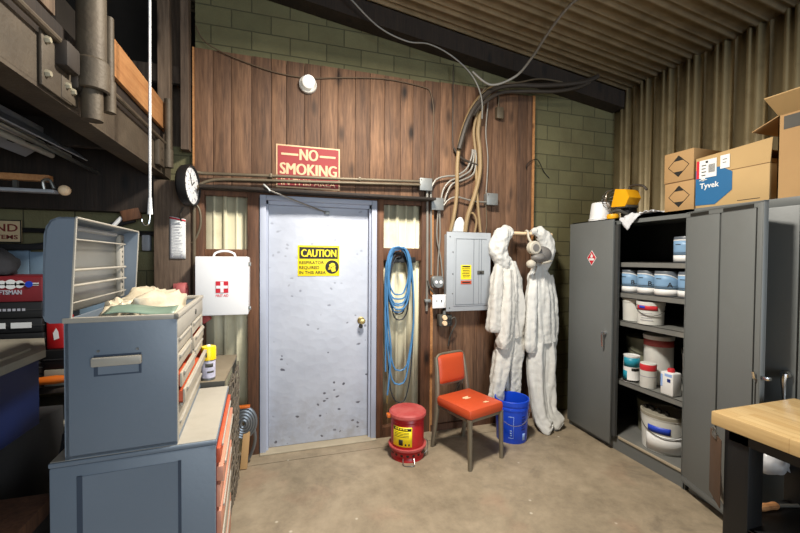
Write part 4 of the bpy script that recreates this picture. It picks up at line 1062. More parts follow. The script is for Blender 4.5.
MB().box((x0-.005,-1.41,ZT+.303), (x0-.004,-1.425,ZT+.317)).build('code_square', 'ink_black', lbw, 0)
MB().box((x0-.005,-1.515,ZT+.30), (x0-.004,-1.54,ZT+.304)).box((x0-.005,-1.515,ZT+.28), (x0-.004,-1.535,ZT+.284)).build('slip_print', 'ink_black', lbw, 0)
MB().box((x0-.001,-1.60,ZT+.022), (x0,-1.72,ZT+.026)).build('box_print', 'ink_black', t, 0)

t = thing('carton', 'large open carton at the right end of the cabinet tops', 'box', (2.95,-2.1,ZT))
x0 = 2.725
b = MB().box((x0,-1.80,ZT), (x0+.006,-2.40,ZT+.48)).box((x0,-1.80,ZT), (3.2,-1.806,ZT+.48)).box((3.194,-1.80,ZT), (3.2,-2.40,ZT+.48)).box((x0,-2.394,ZT), (3.2,-2.40,ZT+.48)).box((x0,-1.80,ZT), (3.2,-2.40,ZT+.006))
b.build('body', 'cardboard', t, 0)
b = MB().prism([(x0,-1.80,ZT+.48),(x0,-2.40,ZT+.48),(x0-.11,-2.42,ZT+.565),(x0-.11,-1.79,ZT+.565)], (0,0,.005)); b.build('flap', 'cardboard_pale', t, 0)
b = MB().prism([(x0,-1.80,ZT+.48),(3.2,-1.80,ZT+.48),(3.2,-1.67,ZT+.425),(x0,-1.67,ZT+.425)], (0,0,.005)); b.build('flap', 'cardboard', t, 0)
b = MB().prism([(3.2,-1.80,ZT+.48),(3.2,-2.40,ZT+.48),(3.24,-2.40,ZT+.70),(3.24,-1.80,ZT+.70)], (.004,0,0)); b.build('flap', 'cardboard_pale', t, 0)
MB().box((x0-.001,-1.825,ZT+.395), (x0,-2.10,ZT+.47)).build('printed_panel', 'grimy', t, 0)

# ================================================================= WORKBENCH
t = thing('workbench', 'black steel workbench with pale butcher block top at lower right', 'workbench', (2.24,-2.7,0))
MB().box((1.955,-1.985,.815), (2.56,-3.6,.88), .006).build('worktop', 'butcher', t)
def leg(x, y): MB().box((x,y,0), (x+.10,y-.10,.815), .004).build('leg', 'bench_black', t)
for x in (1.995, 2.43):
    for y in (-2.02,-3.45): leg(x, y)
MB().box((1.995,-2.04,.76), (2.02,-3.5,.815)).box((2.095,-2.03,.75), (2.43,-2.06,.815)).build('apron', 'bench_black', t, 0)
MB().box((2.0,-2.02,.36), (2.53,-3.5,.385), .003).box((2.0,-2.122,.30), (2.02,-3.5,.385)).build('lower_shelf', 'bench_black', t)
MB().box((1.994,-2.16,.325), (2.0,-2.24,.36), .003).build('name_plate', 'alu', t)
b = MB().tube(spline([(2.19,-2.045,.402),(2.25,-2.055,.404),(2.31,-2.06,.402)],5), [.012,.016,.018,.018,.017,.016,.016,.017,.018,.016,.012], 10)
th = thing('hand_tool', 'tool with worn wooden handle lying on the black lower shelf', 'tool', (2.25,-2.055,.386))
b.build('handle', 'pale_plank', th); MB().tube([(2.31,-2.06,.400),(2.42,-2.085,.396)], .008, 8).build('shaft', 'grimy', th)
# clipboard hung on the leg
t = thing('clipboard', 'brown clipboard with paper hanging on the black bench leg', 'clipboard', (1.975,-1.95,.40))
m = Matrix.Rotation(R(-42), 3, 'Z'); pv = V((1.985,-2.02,0))
def cb(mb): mb.v = [m @ (p-pv)+pv for p in mb.v]; return mb
cb(MB().box((1.978,-2.02,.42), (1.982,-1.86,.745), .0015)).build('board', 'brown_board', t)
cb(MB().grid(lambda u, v: V((1.9835+.02*(1-v)**2, -2.0+.155*u, .425+.3*v)), 6, 10)).build('paper', 'paper', t, sol=.001)
cb(MB().box((1.970,-1.965,.725), (1.985,-1.91,.75), .003).tube(spline([(1.976,-1.96,.75),(1.972,-1.955,.775),(1.972,-1.93,.775),(1.976,-1.92,.75)],5), .003, 6)).build('clip', 'alu', t)
# plastic bag
b = MB(); cloth_tube(b, [(2.50,-2.0,.72),(2.48,-2.0,.66),(2.43,-2.0,.60),(2.39,-2.0,.555),(2.40,-2.0,.53)], [(.015,.015),(.03,.03),(.06,.045),(.07,.05),(.03,.03)], 28, 5, .12, 21, .02)
tag(b.build('plastic_bag', 'plastic_clear', smooth=60), 'pale crumpled plastic bag hanging beneath the far side of the workbench', 'bag')
wire('cable', [(2.50,-2.0,.72),(2.50,-2.01,.76),(2.50,-2.02,.80),(2.50,-2.02,.814)], .004, 'plastic_clear', 'pale cord holding the plastic bag beneath the workbench')

# ================================================================= TOOL CHESTS AT LEFT
# roller cabinet
t = thing('tool_cabinet', 'blue grey rolling tool cabinet with salmon drawers carrying the tool chest', 'tool cabinet', (-.5,-1.36,0)); cabinet_root = t
b = MB().box((-.732,-1.74,.06), (-.24,-1.10,.90), .006).box((-.734,-1.742,.90), (-.236,-1.10,.917), .005); b.build('body', 'tool_blue', t)
MB().box((-.65,-1.7385,.06), (-.36,-1.7425,.86)).build('end_panel', 'tool_blue', t, 0)
MB().box((-.657,-1.7425,.06), (-.642,-1.7445,.863)).box((-.362,-1.7425,.06), (-.352,-1.7445,.863)).build('end_groove', 'tool_blue_dark', t, 0)
MB().box((-.73,-1.735,.9172), (-.24,-1.104,.9185)).build('top_sheet', 'tool_light', t, 0)
MB().box((-.246,-1.73,.1), (-.2385,-1.105,.885)).build('drawer_bay', 'dark_red', t, 0)
z = .88
for k, (h, o, mt) in enumerate(((.07,.002,'drawer_orange'),(.07,.012,'salmon'),(.10,.002,'salmon'),(.12,.006,'salmon'),(.16,.002,'drawer_beige'),(.2,.002,'salmon'))):
    d = MB().box((-.24,-1.72,z-h+.01), (-.228+o,-1.115,z-.004), .003).build('drawer', mt, t)
    MB().box((-.229+o,-1.66,z-.025), (-.222+o,-1.18,z-.014), .002).build('pull', 'tool_light', d)
    z -= h
for x in (-.70,-.30):
    for y in (-1.69,-1.15):
        MB().lathe([(.001,-.012),(.028,-.012),(.03,-.008),(.03,.008),(.028,.012),(.001,.012)], (x,y,.03), 16, 'x').box((x-.018,y-.012,.03), (x+.018,y+.012,.065)).build('caster', 'black', t)

# tool chest
t = thing('tool_chest', 'blue grey tool chest with open lid and half open drawers', 'tool chest', (-.54,-1.37,.919))
X0, X1, Y0, Y1, Z0, Z1 = -.690, -.366, -1.742, -1.0, .9195, 1.385
b = MB().box((X0,Y0,Z0), (X1,Y0+.012,Z1), .003).box((X0,Y1,Z0), (X1,Y1-.012,Z1), .003).box((X0,Y0,Z0), (X0+.012,Y1,Z1)).box((X0,Y0,Z0), (X1,Y1,Z0+.012))
body = b.build('body', 'tool_blue', t)
MB().box((X0+.012,Y0+.012,1.30), (X1-.012,Y1-.012,1.306)).build('tray', 'tool_light', t, 0)
b = MB().box((X0-.004,Y0-.004,Z1-.012), (X1+.006,Y0+.014,Z1+.006), .003).box((X0-.004,Y1-.014,Z1-.012), (X1+.006,Y1+.004,Z1+.006), .003).box((X1-.012,Y0-.004,Z1-.012), (X1+.006,Y1,Z1+.006), .003)
b.build('rim', 'tool_light', t)
MB().box((X1-.012,Y0+.005,1.302), (X1+.002,Y1-.004,1.374), .003).build('front_rail', 'tool_light', t)
MB().lathe([(.001,.004),(.012,.004),(.013,0)], (X1+.002,-1.28,1.338), 14, 'x').build('lock', 'grimy', t)
MB().box((X1-.016,Y0+.006,Z0), (X1+.001,Y0+.026,1.375), .002).box((X1-.016,Y1-.02,Z0), (X1+.001,Y1-.004,1.375), .002).box((X1-.012,-1.375,1.115), (X1,-1.36,1.31)).build('corner_post', 'tool_light', t)
MB().box((X0+.2,Y0+.012,Z0+.012), (X0+.205,Y1-.012,1.3)).build('drawer_back', 'dark_red', t, 0)
def drawer(y0, y1, z0, z1, out):
    b = MB().box((X1-.13,y0+.004,z0+.004), (X1+out,y0+.008,z1-.012)).box((X1-.13,y1-.008,z0+.004), (X1+out,y1-.004,z1-.012)).box((X1-.13,y0+.004,z0+.004), (X1+out,y1-.004,z0+.008))
    d = b.build('drawer', 'drawer_orange', t, 0)
    MB().box((X1+out,y0,z0+.002), (X1+out+.008,y1,z1-.004), .002).build('drawer_front', 'drawer_beige', d)
    MB().box((X1+out+.006,y0+.03,z1-.016), (X1+out+.016,y1-.03,z1-.006), .002).build('pull', 'tool_light', d)
    return d
drawer(-1.715,-1.38,1.238,1.30,-.012); drawer(-1.36,-1.02,1.238,1.30,-.01)
drawer(-1.715,-1.38,1.176,1.236,-.010); drawer(-1.36,-1.02,1.176,1.236,.0)
drawer(-1.715,-1.38,1.116,1.174,.004); drawer(-1.36,-1.02,1.116,1.174,-.006)
drawer(-1.715,-1.02,1.056,1.114,.014); drawer(-1.715,-1.02,.992,1.054,-.006); drawer(-1.715,-1.02,.926,.99,-.01)
# side handle
b = MB().box((-.61,Y0-.0015,1.19), (-.474,Y0+.0005,1.262)); hd = b.build('handle_recess', 'tool_blue_dark', body, 0) if False else b.build('handle_recess', 'tool_blue_dark', t, 0)
MB().box((-.598,Y0-.003,1.196), (-.482,Y0-.001,1.226)).build('recess_face', 'tool_blue', hd, 0)
MB().box((-.613,Y0-.022,1.226), (-.471,Y0-.001,1.256), .004).build('handle', 'tool_light', t)
MB().lathe([(.001,.003),(.004,.003),(.005,0)], (-.598,Y0,1.275), 8, 'y').lathe([(.001,.003),(.004,.003),(.005,0)], (-.486,Y0,1.275), 8, 'y').build('rivet', 'alu', t)
# lid standing open on the wall side: end caps, back sheet, rods
def cap(y):
    pts = []
    prf = [(-.726,1.375),(-.738,1.383),(-.744,1.40),(-.742,1.55),(-.739,1.662),(-.733,1.69),(-.72,1.71),(-.70,1.72),(-.68,1.723),(-.655,1.722),(-.672,1.375)]
    return [(x, y, z) for x, z in prf]
lid = MB().prism(cap(Y0), (0,.012,0)).prism(cap(Y1-.012), (0,.012,0)).prism([(-.744,Y0,1.40),(-.742,Y0,1.55),(-.735,Y0,1.68),(-.722,Y0,1.71),(-.70,Y0,1.722),(-.655,Y0,1.722),(-.655,Y0,1.718),(-.70,Y0,1.717),(-.718,Y0,1.706),(-.730,Y0,1.68),(-.737,Y0,1.55),(-.739,Y0,1.40)], (0,Y1-Y0,0)).build('lid', 'tool_blue', t)
MB().box((-.737,Y0+.013,1.39), (-.731,Y1-.013,1.675)).build('lid_lining', 'lid_steel', lid, 0)
b = MB()
for z, r in ((1.43,.003), (1.49,.005), (1.545,.005), (1.655,.003)): b.tube([(-.70,Y0+.012,z),(-.70,Y1-.05,z)], r, 8)
b.build('tool_rod', 'tool_light', lid)
MB().box((-.731,Y1-.075,1.40), (-.712,Y1-.02,1.70), .002).build('perforated_strip', 'tool_light', lid)
b = MB()
for k in range(11): b.lathe([(.001,.0006),(.006,.0006),(.006,0)], (-.712,Y1-.048,1.42+.025*k), 8, 'x')
b.build('hole', 'ink_black', lid, 0)
MB().tube([(-.655,Y0+.006,1.722),(-.655,Y1-.006,1.722)], .004, 6).tube([(-.672,Y0+.002,1.38),(-.655,Y0+.002,1.72)], .004, 6).tube([(-.672,Y1-.004,1.38),(-.655,Y1-.004,1.72)], .004, 6).build('lid_edge', 'tool_light', lid)
b = MB().tube([(-.70,-1.65,1.695),(-.70,-1.2,1.695)], .010, 10); b.build('lid_tube', 'fixture_white', lid)

def turn_thing(o, pv, ang):
    pv = V(pv); o.location = pv + Matrix.Rotation(ang, 3, 'Z') @ (V(o.location)-pv); o.rotation_euler.z = ang
turn_thing(t, (X1,Y0,0), R(4.2)); turn_thing(cabinet_root, (-.238,-1.742,0), R(3.6))
# crumpled bags in the chest top
def lump(cx, cy, cz, sx, sy, sz, seed, n=40, m=22, rough=.35):
    b = MB(); b.sphere((0,0,0), 1, n, m)
    for i, p in enumerate(b.v):
        d = 1+rough*noise.noise(p*1.6+V((seed,0,0)))+rough*.5*noise.noise(p*4.3+V((0,seed,0)))+rough*.3*abs(noise.noise(p*9+V((0,0,seed))))
        q = p*d
        if q.z < -.3: q.z = -.3+(q.z+.3)*.1
        b.v[i] = V((cx+q.x*sx, cy+q.y*sy, cz+(q.z+.36)*sz))
    return b
tag(lump(-.545,-1.36,1.307,.112,.30,.112,2.0, rough=.42).build('plastic_bag', 'bag_plastic', smooth=60), 'large crumpled beige plastic bag heaped in the open chest top', 'bag')
tag(lump(-.585,-1.60,1.307,.075,.09,.085,5.0, rough=.5).build('plastic_bag', 'bag_plastic', smooth=60), 'small crumpled pinkish bag end at front of the chest top', 'bag')
tag(MB().box((-.62,-1.72,1.387), (-.39,-1.60,1.393), .002).build('paper_folder', 'bag_green'), 'green folder under the bags at the front of the chest', 'folder') if False else None
b = MB().grid(lambda u, v: V((-.60+.22*u, -1.722+.07*v, 1.393+.006*math.sin(6*u)+.02*v)), 12, 4)
tag(b.build('plastic_sleeve', 'bag_green', smooth=60, sol=.002), 'green plastic sleeve lying at the front of the chest top', 'sleeve')

# rack behind the roller cabinet with wire side, spray can on it
t = thing('wire_rack', 'brown topped wire rack between tool cabinet and back wall', 'rack', (-.45,-.8,0))
MB().box((-.66,-1.085,.92), (-.30,-.50,.94), .004).build('top', 'rack_top', t)
MB().box((-.66,-1.09,.905), (-.298,-1.083,.94)).build('front_edge', 'grimy', t, 0)
for x, y in ((-.315,-1.07),(-.315,-.52),(-.645,-1.07),(-.645,-.52)): MB().box((x-.012,y-.012,0), (x+.012,y+.012,.92)).build('post', 'grimy', t, 0)
b = MB(); rnd = random.Random(4)
for k in range(14):
    y = -1.05+.04*k; pts = [V((-.289+.012*noise.noise(V((k*3.1, z*.7, 0))), y+.02*noise.noise(V((k, z*.6, 7))), .90-.04*z)) for z in range(21)]
    b.tube(pts, .004, 5)
for k in range(11):
    z = .88-.075*k; pts = [V((-.286+.014*noise.noise(V((z*20, i, 3))), -1.06+.03*i, z+.012*noise.noise(V((i*1.3, z*9, 0))))) for i in range(19)]
    b.tube(pts, .004, 5)
b.build('wire_side', 'rack_wire', t)
MB().box((-.64,-1.06,.45), (-.315,-.52,.465)).build('shelf', 'grimy', t, 0)
cx, cy, cz = -.385, -1.03, .941
t = thing('spray_can', 'yellow capped spray can standing on the brown rack top', 'spray can', (cx,cy,cz))
MB().lathe([(.001,.003),(.030,.003),(.0325,0),(.033,.006),(.033,.105),(.030,.112)], (cx,cy,cz), 28).build('body', 'can_metal', t)
MB().lathe([(.0334,.012),(.0337,.014),(.0337,.100),(.0334,.102)], (cx,cy,cz), 28).build('label', 'label_lilac', t)
MB().lathe([(.034,.106),(.037,.108),(.037,.170),(.034,.176),(.012,.176),(.001,.176)], (cx,cy,cz), 28).build('cap', 'spray_yellow', t)
MB().lathe([(.01,.176),(.01,.184),(.001,.185)], (cx,cy,cz), 14).build('nozzle', 'white', t)
a = R(-75)
b = MB().grid(arc((cx,cy), .0341, a, .6, cz+.07, cz+.09), 8, 1).grid(arc((cx,cy), .0341, a+.2, .5, cz+.04, cz+.05), 8, 1).grid(arc((cx,cy), .0375, a-.5, .22, cz+.125, cz+.15), 6, 1)
b.build('print', 'grimy', t, sol=.0005)
# beige box by spray can
tag(MB().box((-.46,-1.07,.941), (-.43,-1.0,1.04), .006).build('small_carton', 'cardboard'), 'small tan block beside the spray can on the rack', 'box')
# coiled hose and timber offcut by the wall
t = thing('coiled_hose', 'grey ribbed hose coiled by the wall left of the door frame', 'hose', (-.29,-.17,.22))
b = MB()
for k in range(5):
    r = .115-.022*k; b.tube([V((-.29+r*math.cos(2*PI*i/32)*.75, -.17-.006*k, .335+r*math.sin(2*PI*i/32))) for i in range(32)], .013, 8, closed=True)
b.build('coil', 'can_metal', t)
MB().tube(spline([(-.22,-.17,.30),(-.21,-.16,.18),(-.25,-.14,.05),(-.29,-.14,.013)],6), .012, 8).build('tail', 'can_metal', t)
tag(MB().box((-.31,-.145,.455), (-.22,-.09,.475), .004).build('small_tool', 'amber'), 'orange strip lying above the coiled grey hose', 'tool') if False else None
MB().box((-.33,-.19,.447), (-.245,-.15,.465), .004).build('clip', 'amber', t)
b = MB(); b.tone = .8; b.box((-.312,-.235,0), (-.262,-.20,.27), .003, rot=(R(-10),R(4),0), piv=(-.29,-.2,0))
tag(b.build('timber_offcut', 'cardboard'), 'short pale timber offcut standing by the coiled hose', 'wood block')
# orange clip above spray can
tag(MB().box((-.60,-.10,1.10), (-.54,-.03,1.16), .006, rot=(0,R(-35),0)).build('scraper', 'can_lid_red'), 'red handle poking out beneath the first aid cabinet', 'tool')

# ================================================================= LEFT BAY
# timber post
b = MB(); b.tone = .5; b.box((-.905,-.10,0), (-.668,.055,2.16), .006)
struct(b, 'trim_9', 'post_wood', smooth=30)
b = MB(); b.tone = .4; b.box((-.735,-.07,2.4), (-.68,.02,3.9), .004); b.tone = 1; b.box((-.885,-.07,2.4), (-.805,.02,3.9), .004)
b.tone = .4; b.box((-.885,.3,2.4), (-.80,.38,4.0)); b.tone = .3; b.box((-1.5,.1,2.95), (-.68,.14,3.08))
struct(b, 'trim_10', 'post_wood', smooth=0)
# steel beam of the loft
t = thing('steel_beam', 'long rusty steel beam carrying the loft on the left', 'beam', (-.84,-2.2,2.17))
b = MB().prism([(-.83,-5.5,2.205),(-.83,.05,2.205),(-.83,.05,2.385),(-.83,-5.5,2.385)], (-.025,0,0)).box((-.95,-5.5,2.19), (-.83,.05,2.206)).box((-.95,-5.5,2.385), (-.845,.05,2.40)); b.build('web', 'beam_steel', t, 0)
MB().tube([(-.805,-5.4,2.40),(-.805,-.03,2.40)], .013, 10).build('pipe_rail', 'pipe_steel', t)
MB().box((-.826,-1.61,2.20), (-.815,-1.41,2.40), .004).box((-.826,-1.49,2.205), (-.812,-1.37,2.29), .003).build('splice_plate', 'beam_steel', t)
b = MB()
for y, z in ((-1.585,2.37),(-1.585,2.25),(-1.455,2.262),(-1.415,2.255),(-.28,2.34),(-.28,2.26)): b.lathe([(.001,.018),(.010,.018),(.014,.01),(.014,0)], (-.818,y,z), 6, 'x')
b.build('bolt', 'bolt_light', t)
MB().box((-.828,-1.53,2.31), (-.775,-1.43,2.41), .012).build('clamp', 'beam_dark', t)
MB().box((-.828,-.34,2.22), (-.80,-.22,2.40), .004).build('end_plate', 'beam_steel', t)
# thick pipe post with collar
t = thing('steel_pipe', 'thick steel pipe with a collar hanging down outside the loft beam', 'pipe', (-.77,-1.355,2.165))
MB().tube([(-.77,-1.355,2.33),(-.77,-1.355,3.9)], .052, 24).build('pipe', 'pipe_steel', t)
MB().lathe([(.052,2.285),(.061,2.29),(.062,2.405),(.053,2.415)], (-.77,-1.355,0), 28).build('collar', 'pipe_steel', t)
MB().tube([(-.77,-1.355,2.165),(-.77,-1.355,2.31)], .038, 24).build('lower_pipe', 'pipe_steel', t)
MB().box((-.828,-1.42,2.27), (-.79,-1.29,2.41), .01).build('bracket', 'beam_dark', t)
t = thing('steel_pipe', 'short thin pipe stub just right of the thick collared pipe', 'pipe', (-.79,-1.0,2.27))
MB().tube([(-.79,-1.132,2.31),(-.79,-1.132,2.72)], .02, 16).build('pipe', 'pipe_steel', t)
MB().tube([(-.79,-1.132,2.275),(-.79,-1.132,2.42)], .026, 16).build('sleeve', 'pipe_steel', t)
t = thing('steel_pipe', 'thin vertical pipe at the far end of the loft beam', 'pipe', (-.79,-.18,2.24))
MB().tube([(-.79,-.17,2.27),(-.79,-.17,2.72)], .024, 14).build('pipe', 'pipe_steel', t)
MB().tube([(-.79,-.17,2.235),(-.79,-.17,2.36)], .032, 14).build('sleeve', 'can_lid_red', t) if False else MB().tube([(-.79,-.17,2.235),(-.79,-.17,2.36)], .032, 14).build('sleeve', 'pipe_steel', t)
# toe board
b = MB(); b.tone = .7; b.box((-.845,-1.12,2.511), (-.82,-.04,2.70), .003)
tag(b.build('toe_board', 'pale_plank'), 'orange brown plank standing on edge along the loft', 'plank')
b = MB(); b.tone = .3; b.box((-.90,-5.5,2.40), (-.845,-.04,2.51), .003)
tag(b.build('loft_joist', 'dark_timber'), 'dark timber running on top of the steel beam under the orange plank', 'beam')
b = MB(); b.tone = .8; b.box((-.86,-2.8,2.511), (-.835,-1.48,2.60), .003)
tag(b.build('loft_plank', 'post_wood'), 'weathered timber batten at the near end of the loft above the rail', 'plank')
b = MB()
y = -5.5; rnd = random.Random(9)
while y < .0:
    b.tone = rnd.random(); b.box((-3.1,y,2.40), (-.95,y+.19,2.43)); y += .192
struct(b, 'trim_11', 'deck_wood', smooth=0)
b = MB(); b.tone = .3
for y in (-.55,-1.7,-2.9): b.box((-3.1,y,2.25), (-.95,y+.05,2.40))
b.box((-3.1,-.06,1.92), (-.905,.06,2.40))
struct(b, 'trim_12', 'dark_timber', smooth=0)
# stored dark boxes on loft
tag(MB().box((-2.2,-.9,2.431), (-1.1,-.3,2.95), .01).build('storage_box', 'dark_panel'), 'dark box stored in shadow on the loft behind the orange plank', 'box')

# rope with hook
t = thing('hoist_cord', 'white cord with a metal hook hanging from the roof at left', 'cord', (-.66,-1.0,1.76))
MB().tube([(-.655,-1.0,4.0),(-.66,-1.0,2.9),(-.664,-1.0,1.86)], .0065, 8).build('cord', 'rope_white', t)
MB().tube([(-.664,-1.0,1.90),(-.664,-1.0,1.815)], [.008,.013], 10).build('ferrule', 'rope_white', t)
MB().tube(spline([(-.664,-1.0,1.815),(-.666,-1.0,1.79),(-.672,-1.0,1.765),(-.688,-1.0,1.76),(-.70,-1.0,1.775),(-.70,-1.0,1.79)],6), .004, 8).build('hook', 'chrome', t)
# clock
t = thing('wall_clock', 'round black rimmed clock with white face on the timber post', 'clock', (-.70,-.2,1.95))
cc = V((-.665,-.17,2.115)); nrm = V((.985,-.16,.03)).normalized(); xa = V((0,0,1)).cross(nrm).normalized(); ya = nrm.cross(xa)
def disc(prof, n=40):
    b = MB(); vs = []; m_ = n
    for r, h in prof:
        for k in range(n): a = 2*PI*k/n; vs.append(cc+xa*r*math.cos(a)+ya*r*math.sin(a)+nrm*h)
    fs = [(i*n+k, i*n+(k+1) % n, (i+1)*n+(k+1) % n, (i+1)*n+k) for i in range(len(prof)-1) for k in range(n)]
    return b.add(vs, fs)
disc([(.001,-.035),(.13,-.035),(.145,-.02),(.150,.02),(.148,.035),(.138,.037),(.135,.022)]).build('rim', 'black', t)
disc([(.136,.022),(.10,.0235),(.001,.024)]).build('face', 'white', t)
b = MB()
def cf(x, y, h=.026): return cc+xa*x+ya*y+nrm*h
for k in range(12):
    a = 2*PI*k/12; b.tube([cf(.095*math.cos(a), .095*math.sin(a)), cf(.118*math.cos(a), .118*math.sin(a))], .0035, 5)
    b.tube([cf(.05*math.cos(a), .05*math.sin(a)), cf(.06*math.cos(a), .06*math.sin(a))], .003, 5)
b.build('dial_marks', 'ink_grey', t)
MB().tube([cf(0,0,.028), cf(.045,.035,.028)], .003, 5).tube([cf(0,0,.028), cf(-.03,.085,.028)], .0025, 5).build('clock_hand', 'ink_black', t)
MB().tube(spline([(-.70,-.16,1.96),(-.715,-.17,1.90),(-.72,-.13,1.86)],5), .006, 6).build('cord', 'dark_cable', t)
# paper sheet on post
t = thing('paper_tag', 'white printed sheet with red top edge pinned to the timber post', 'paper', (-.74,-.105,1.58))
MB().grid(lambda u, v: V((-.80+.105*u, -.106-.012*math.sin(PI*u)*(.3+.7*v), 1.585+.31*v-.02*u*v)), 6, 6).build('sheet', 'paper', t, sol=.001)
MB().grid(lambda u, v: V((-.80+.105*u, -.1085-.012*math.sin(PI*u), 1.878+.012*v-.02*u)), 6, 1).build('red_edge', 'red_ink', t, sol=.001)
b = MB()
for k in range(11): b.box((-.79,-.120,1.635+.02*k), (-.713-.01*(k % 3),-.1195,1.639+.02*k))
b.box((-.785,-.1195,1.597),(-.775,-.119,1.617)).box((-.725,-.1195,1.597),(-.715,-.119,1.617))
b.build('print', 'ink_grey', t, 0)
# tape rolls on the post
t = thing('tape_reel', 'dusty pink reel standing behind the bag against the timber post', 'reel', (-.72,-.12,1.28))
MB().lathe([(.03,-.03),(.062,-.03),(.065,-.025),(.065,.025),(.062,.03),(.03,.03),(.03,-.03)], (-.705,-.17,1.345), 28, 'x').build('reel', 'pink_red', t)
MB().box((-.775,-.13,1.28), (-.73,-.10,1.40), .004).build('holder', 'pink_red', t)
# hanging flex between clock and conduit
wire('cable', [(-.66,-.08,2.02),(-.61,-.08,1.96),(-.60,-.08,1.85),(-.63,-.075,1.75),(-.66,-.075,1.70)], .009, 'conduit', 'loose brown cable looping beneath the clock')

# unlit lamp fixture hung below the loft
t = thing('tube_light', 'unlit white fluorescent fixture hanging under the loft at left', 'light fixture', (-1.4,-.9,2.2))
b = MB().prism([(-1.55,-2.2,2.22),(-1.47,-2.2,2.29),(-1.30,-2.2,2.29),(-1.22,-2.2,2.22),(-1.225,-2.2,2.215),(-1.305,-2.2,2.28),(-1.465,-2.2,2.28),(-1.545,-2.2,2.215)], (0,1.9,0)); b.build('reflector', 'fixture_white', t)
MB().box((-1.44,-2.2,2.29), (-1.33,-.25,2.34), .006).build('housing', 'fixture_white', t)
for x in (-1.43,-1.34): MB().tube([(x,-2.15,2.245),(x,-.26,2.245)], .018, 14).build('tube', 'tube_lamp', t)
tag(MB().tube([(-1.26,-2.3,2.235),(-1.255,-.06,2.185)], .013, 8).build('metal_strip', 'alu'), 'long thin metal strip poking past the unlit fixture', 'strip')
b = MB(); b.tone = .6; b.box((-2.2,-.62,2.02), (-1.275,-.57,2.055), .003)
tag(b.build('batten', 'pale_plank'), 'tan wooden batten in shadow under the unlit light fixture', 'plank')
t = thing('clamp_lamp', 'pale strip lamp with clamp under the tan batten', 'lamp', (-1.5,-.6,1.95))
MB().box((-2.2,-.62,1.955), (-1.25,-.56,1.975), .006).build('body', 'fixture_white', t)
MB().sphere((-1.21,-.60,1.975), .03, 16, 10).build('end_cap', 'sign_cream', t)
MB().tube(spline([(-1.30,-.61,1.975),(-1.30,-.62,2.02),(-1.27,-.62,2.025),(-1.25,-.62,1.98)],5), .009, 8).build('clamp', 'alu', t)
for x in (-1.9,-1.45): MB().box((x,-.6,1.97), (x+.02,-.58,2.022)).build('hanger', 'grimy', t, 0)

# sign, dark rail and foam panels on the block wall
t = thing('wall_sign', 'cream sign with dark red letters partly cut by the picture edge', 'sign', (-1.85,-.01,1.685))
MB().box((-2.15,-.015,1.685), (-1.72,-.007,1.84), .003).build('plate', 'sign_plate', t)
b = MB().text('ND', on_wall(-1.865,-.015,1.762), .072, .125, .0012); b.text('TEMS', on_wall(-1.865,-.015,1.71), .04, .125, .001)
b.build('lettering', 'dark_red', t, 0)
MB().box((-2.15,-.017,1.685), (-1.72,-.015,1.692)).box((-1.727,-.017,1.685), (-1.72,-.015,1.84)).box((-2.15,-.017,1.833),(-1.72,-.015,1.84)).build('border', 'ink_black', t, 0)
wire('pipe', [(-2.6,.02,1.77),(-1.75,.015,1.775),(-1.45,.015,1.77),(-.91,.01,1.77)], .017, 'black', 'dark horizontal pipe along the block wall at left', 'pipe')
wire('cable', [(-2.6,-.02,1.63),(-1.85,-.02,1.655),(-1.65,-.02,1.66),(-1.50,-.02,1.70),(-1.25,-.02,1.80),(-1.05,-.02,1.87)], .022, 'black_soft', 'thick black cable swooping up along the block wall at left')
b = MB().box((-1.835,.03,.832), (-1.705,.058,1.635), .004); tag(b.build('foam_panel', 'foam_panel'), 'left pale blue grey foam board against the block wall', 'board')
b = MB().box((-1.70,.03,.832), (-1.20,.058,1.625), .004); tag(b.build('foam_panel', 'foam_panel'), 'right pale blue grey foam board against the block wall', 'board')
# dark wooden paddle near the wall top
t = thing('hand_broom', 'dark wooden block with pale collar hung behind the lid', 'brush', (-1.1,-.05,1.85))
MB().box((-1.12,-.07,1.86), (-1.0,-.03,1.94), .006, rot=(0,R(-15),0)).build('block', 'stud_wood', t)
MB().tube([(-1.2,-.05,1.78),(-1.12,-.05,1.88)], .014, 8).build('handle', 'white', t)
tag(MB().box((-1.01,-.01,1.64), (-.955,.04,1.76), .01).build('wall_switch', 'fixture_white'), 'small pale box on the wall left of the timber post', 'box')

# bench against the left back with clutter
t = thing('back_bench', 'dark bench shelving in the shadows at far left', 'bench', (-1.9,-.35,0))
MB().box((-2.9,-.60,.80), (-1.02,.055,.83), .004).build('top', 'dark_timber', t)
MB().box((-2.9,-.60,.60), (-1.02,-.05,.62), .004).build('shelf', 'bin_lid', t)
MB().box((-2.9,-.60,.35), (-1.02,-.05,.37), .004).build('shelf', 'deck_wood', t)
for x in (-2.88,-1.10): MB().box((x,-.6,0), (x+.06,-.54,.8)).build('leg', 'dark_timber', t, 0)
def case(x0, x1, y0, y1, z0, z1, mat, lb, name='tool_case', cat='case', strips=()):
    t = thing(name, lb, cat, ((x0+x1)/2,(y0+y1)/2,z0))
    MB().box((x0,y0,z0), (x1,y1,z1), .008).build('body', mat, t)
    MB().box((x0-.003,y0-.003,(z0+z1)/2-.004), (x1+.003,y1+.003,(z0+z1)/2+.004), .002).build('seam', 'black_soft', t)
    for (xa_, xb_, za, zb, mm) in strips: MB().box((xa_,y0-.0055,za), (xb_,y0-.003,zb)).build('label', mm, t, 0)
    return t
YF = -.55
case(-2.0,-1.34,YF,-.12,.831,.905,'black','black tool case at the bottom of the stack behind the bin')
case(-2.0,-1.34,YF,-.12,.906,.98,'black_soft','charcoal tool case second from the bottom of the stack', strips=((-1.47,-1.40,.94,.948,'ink_grey'),))
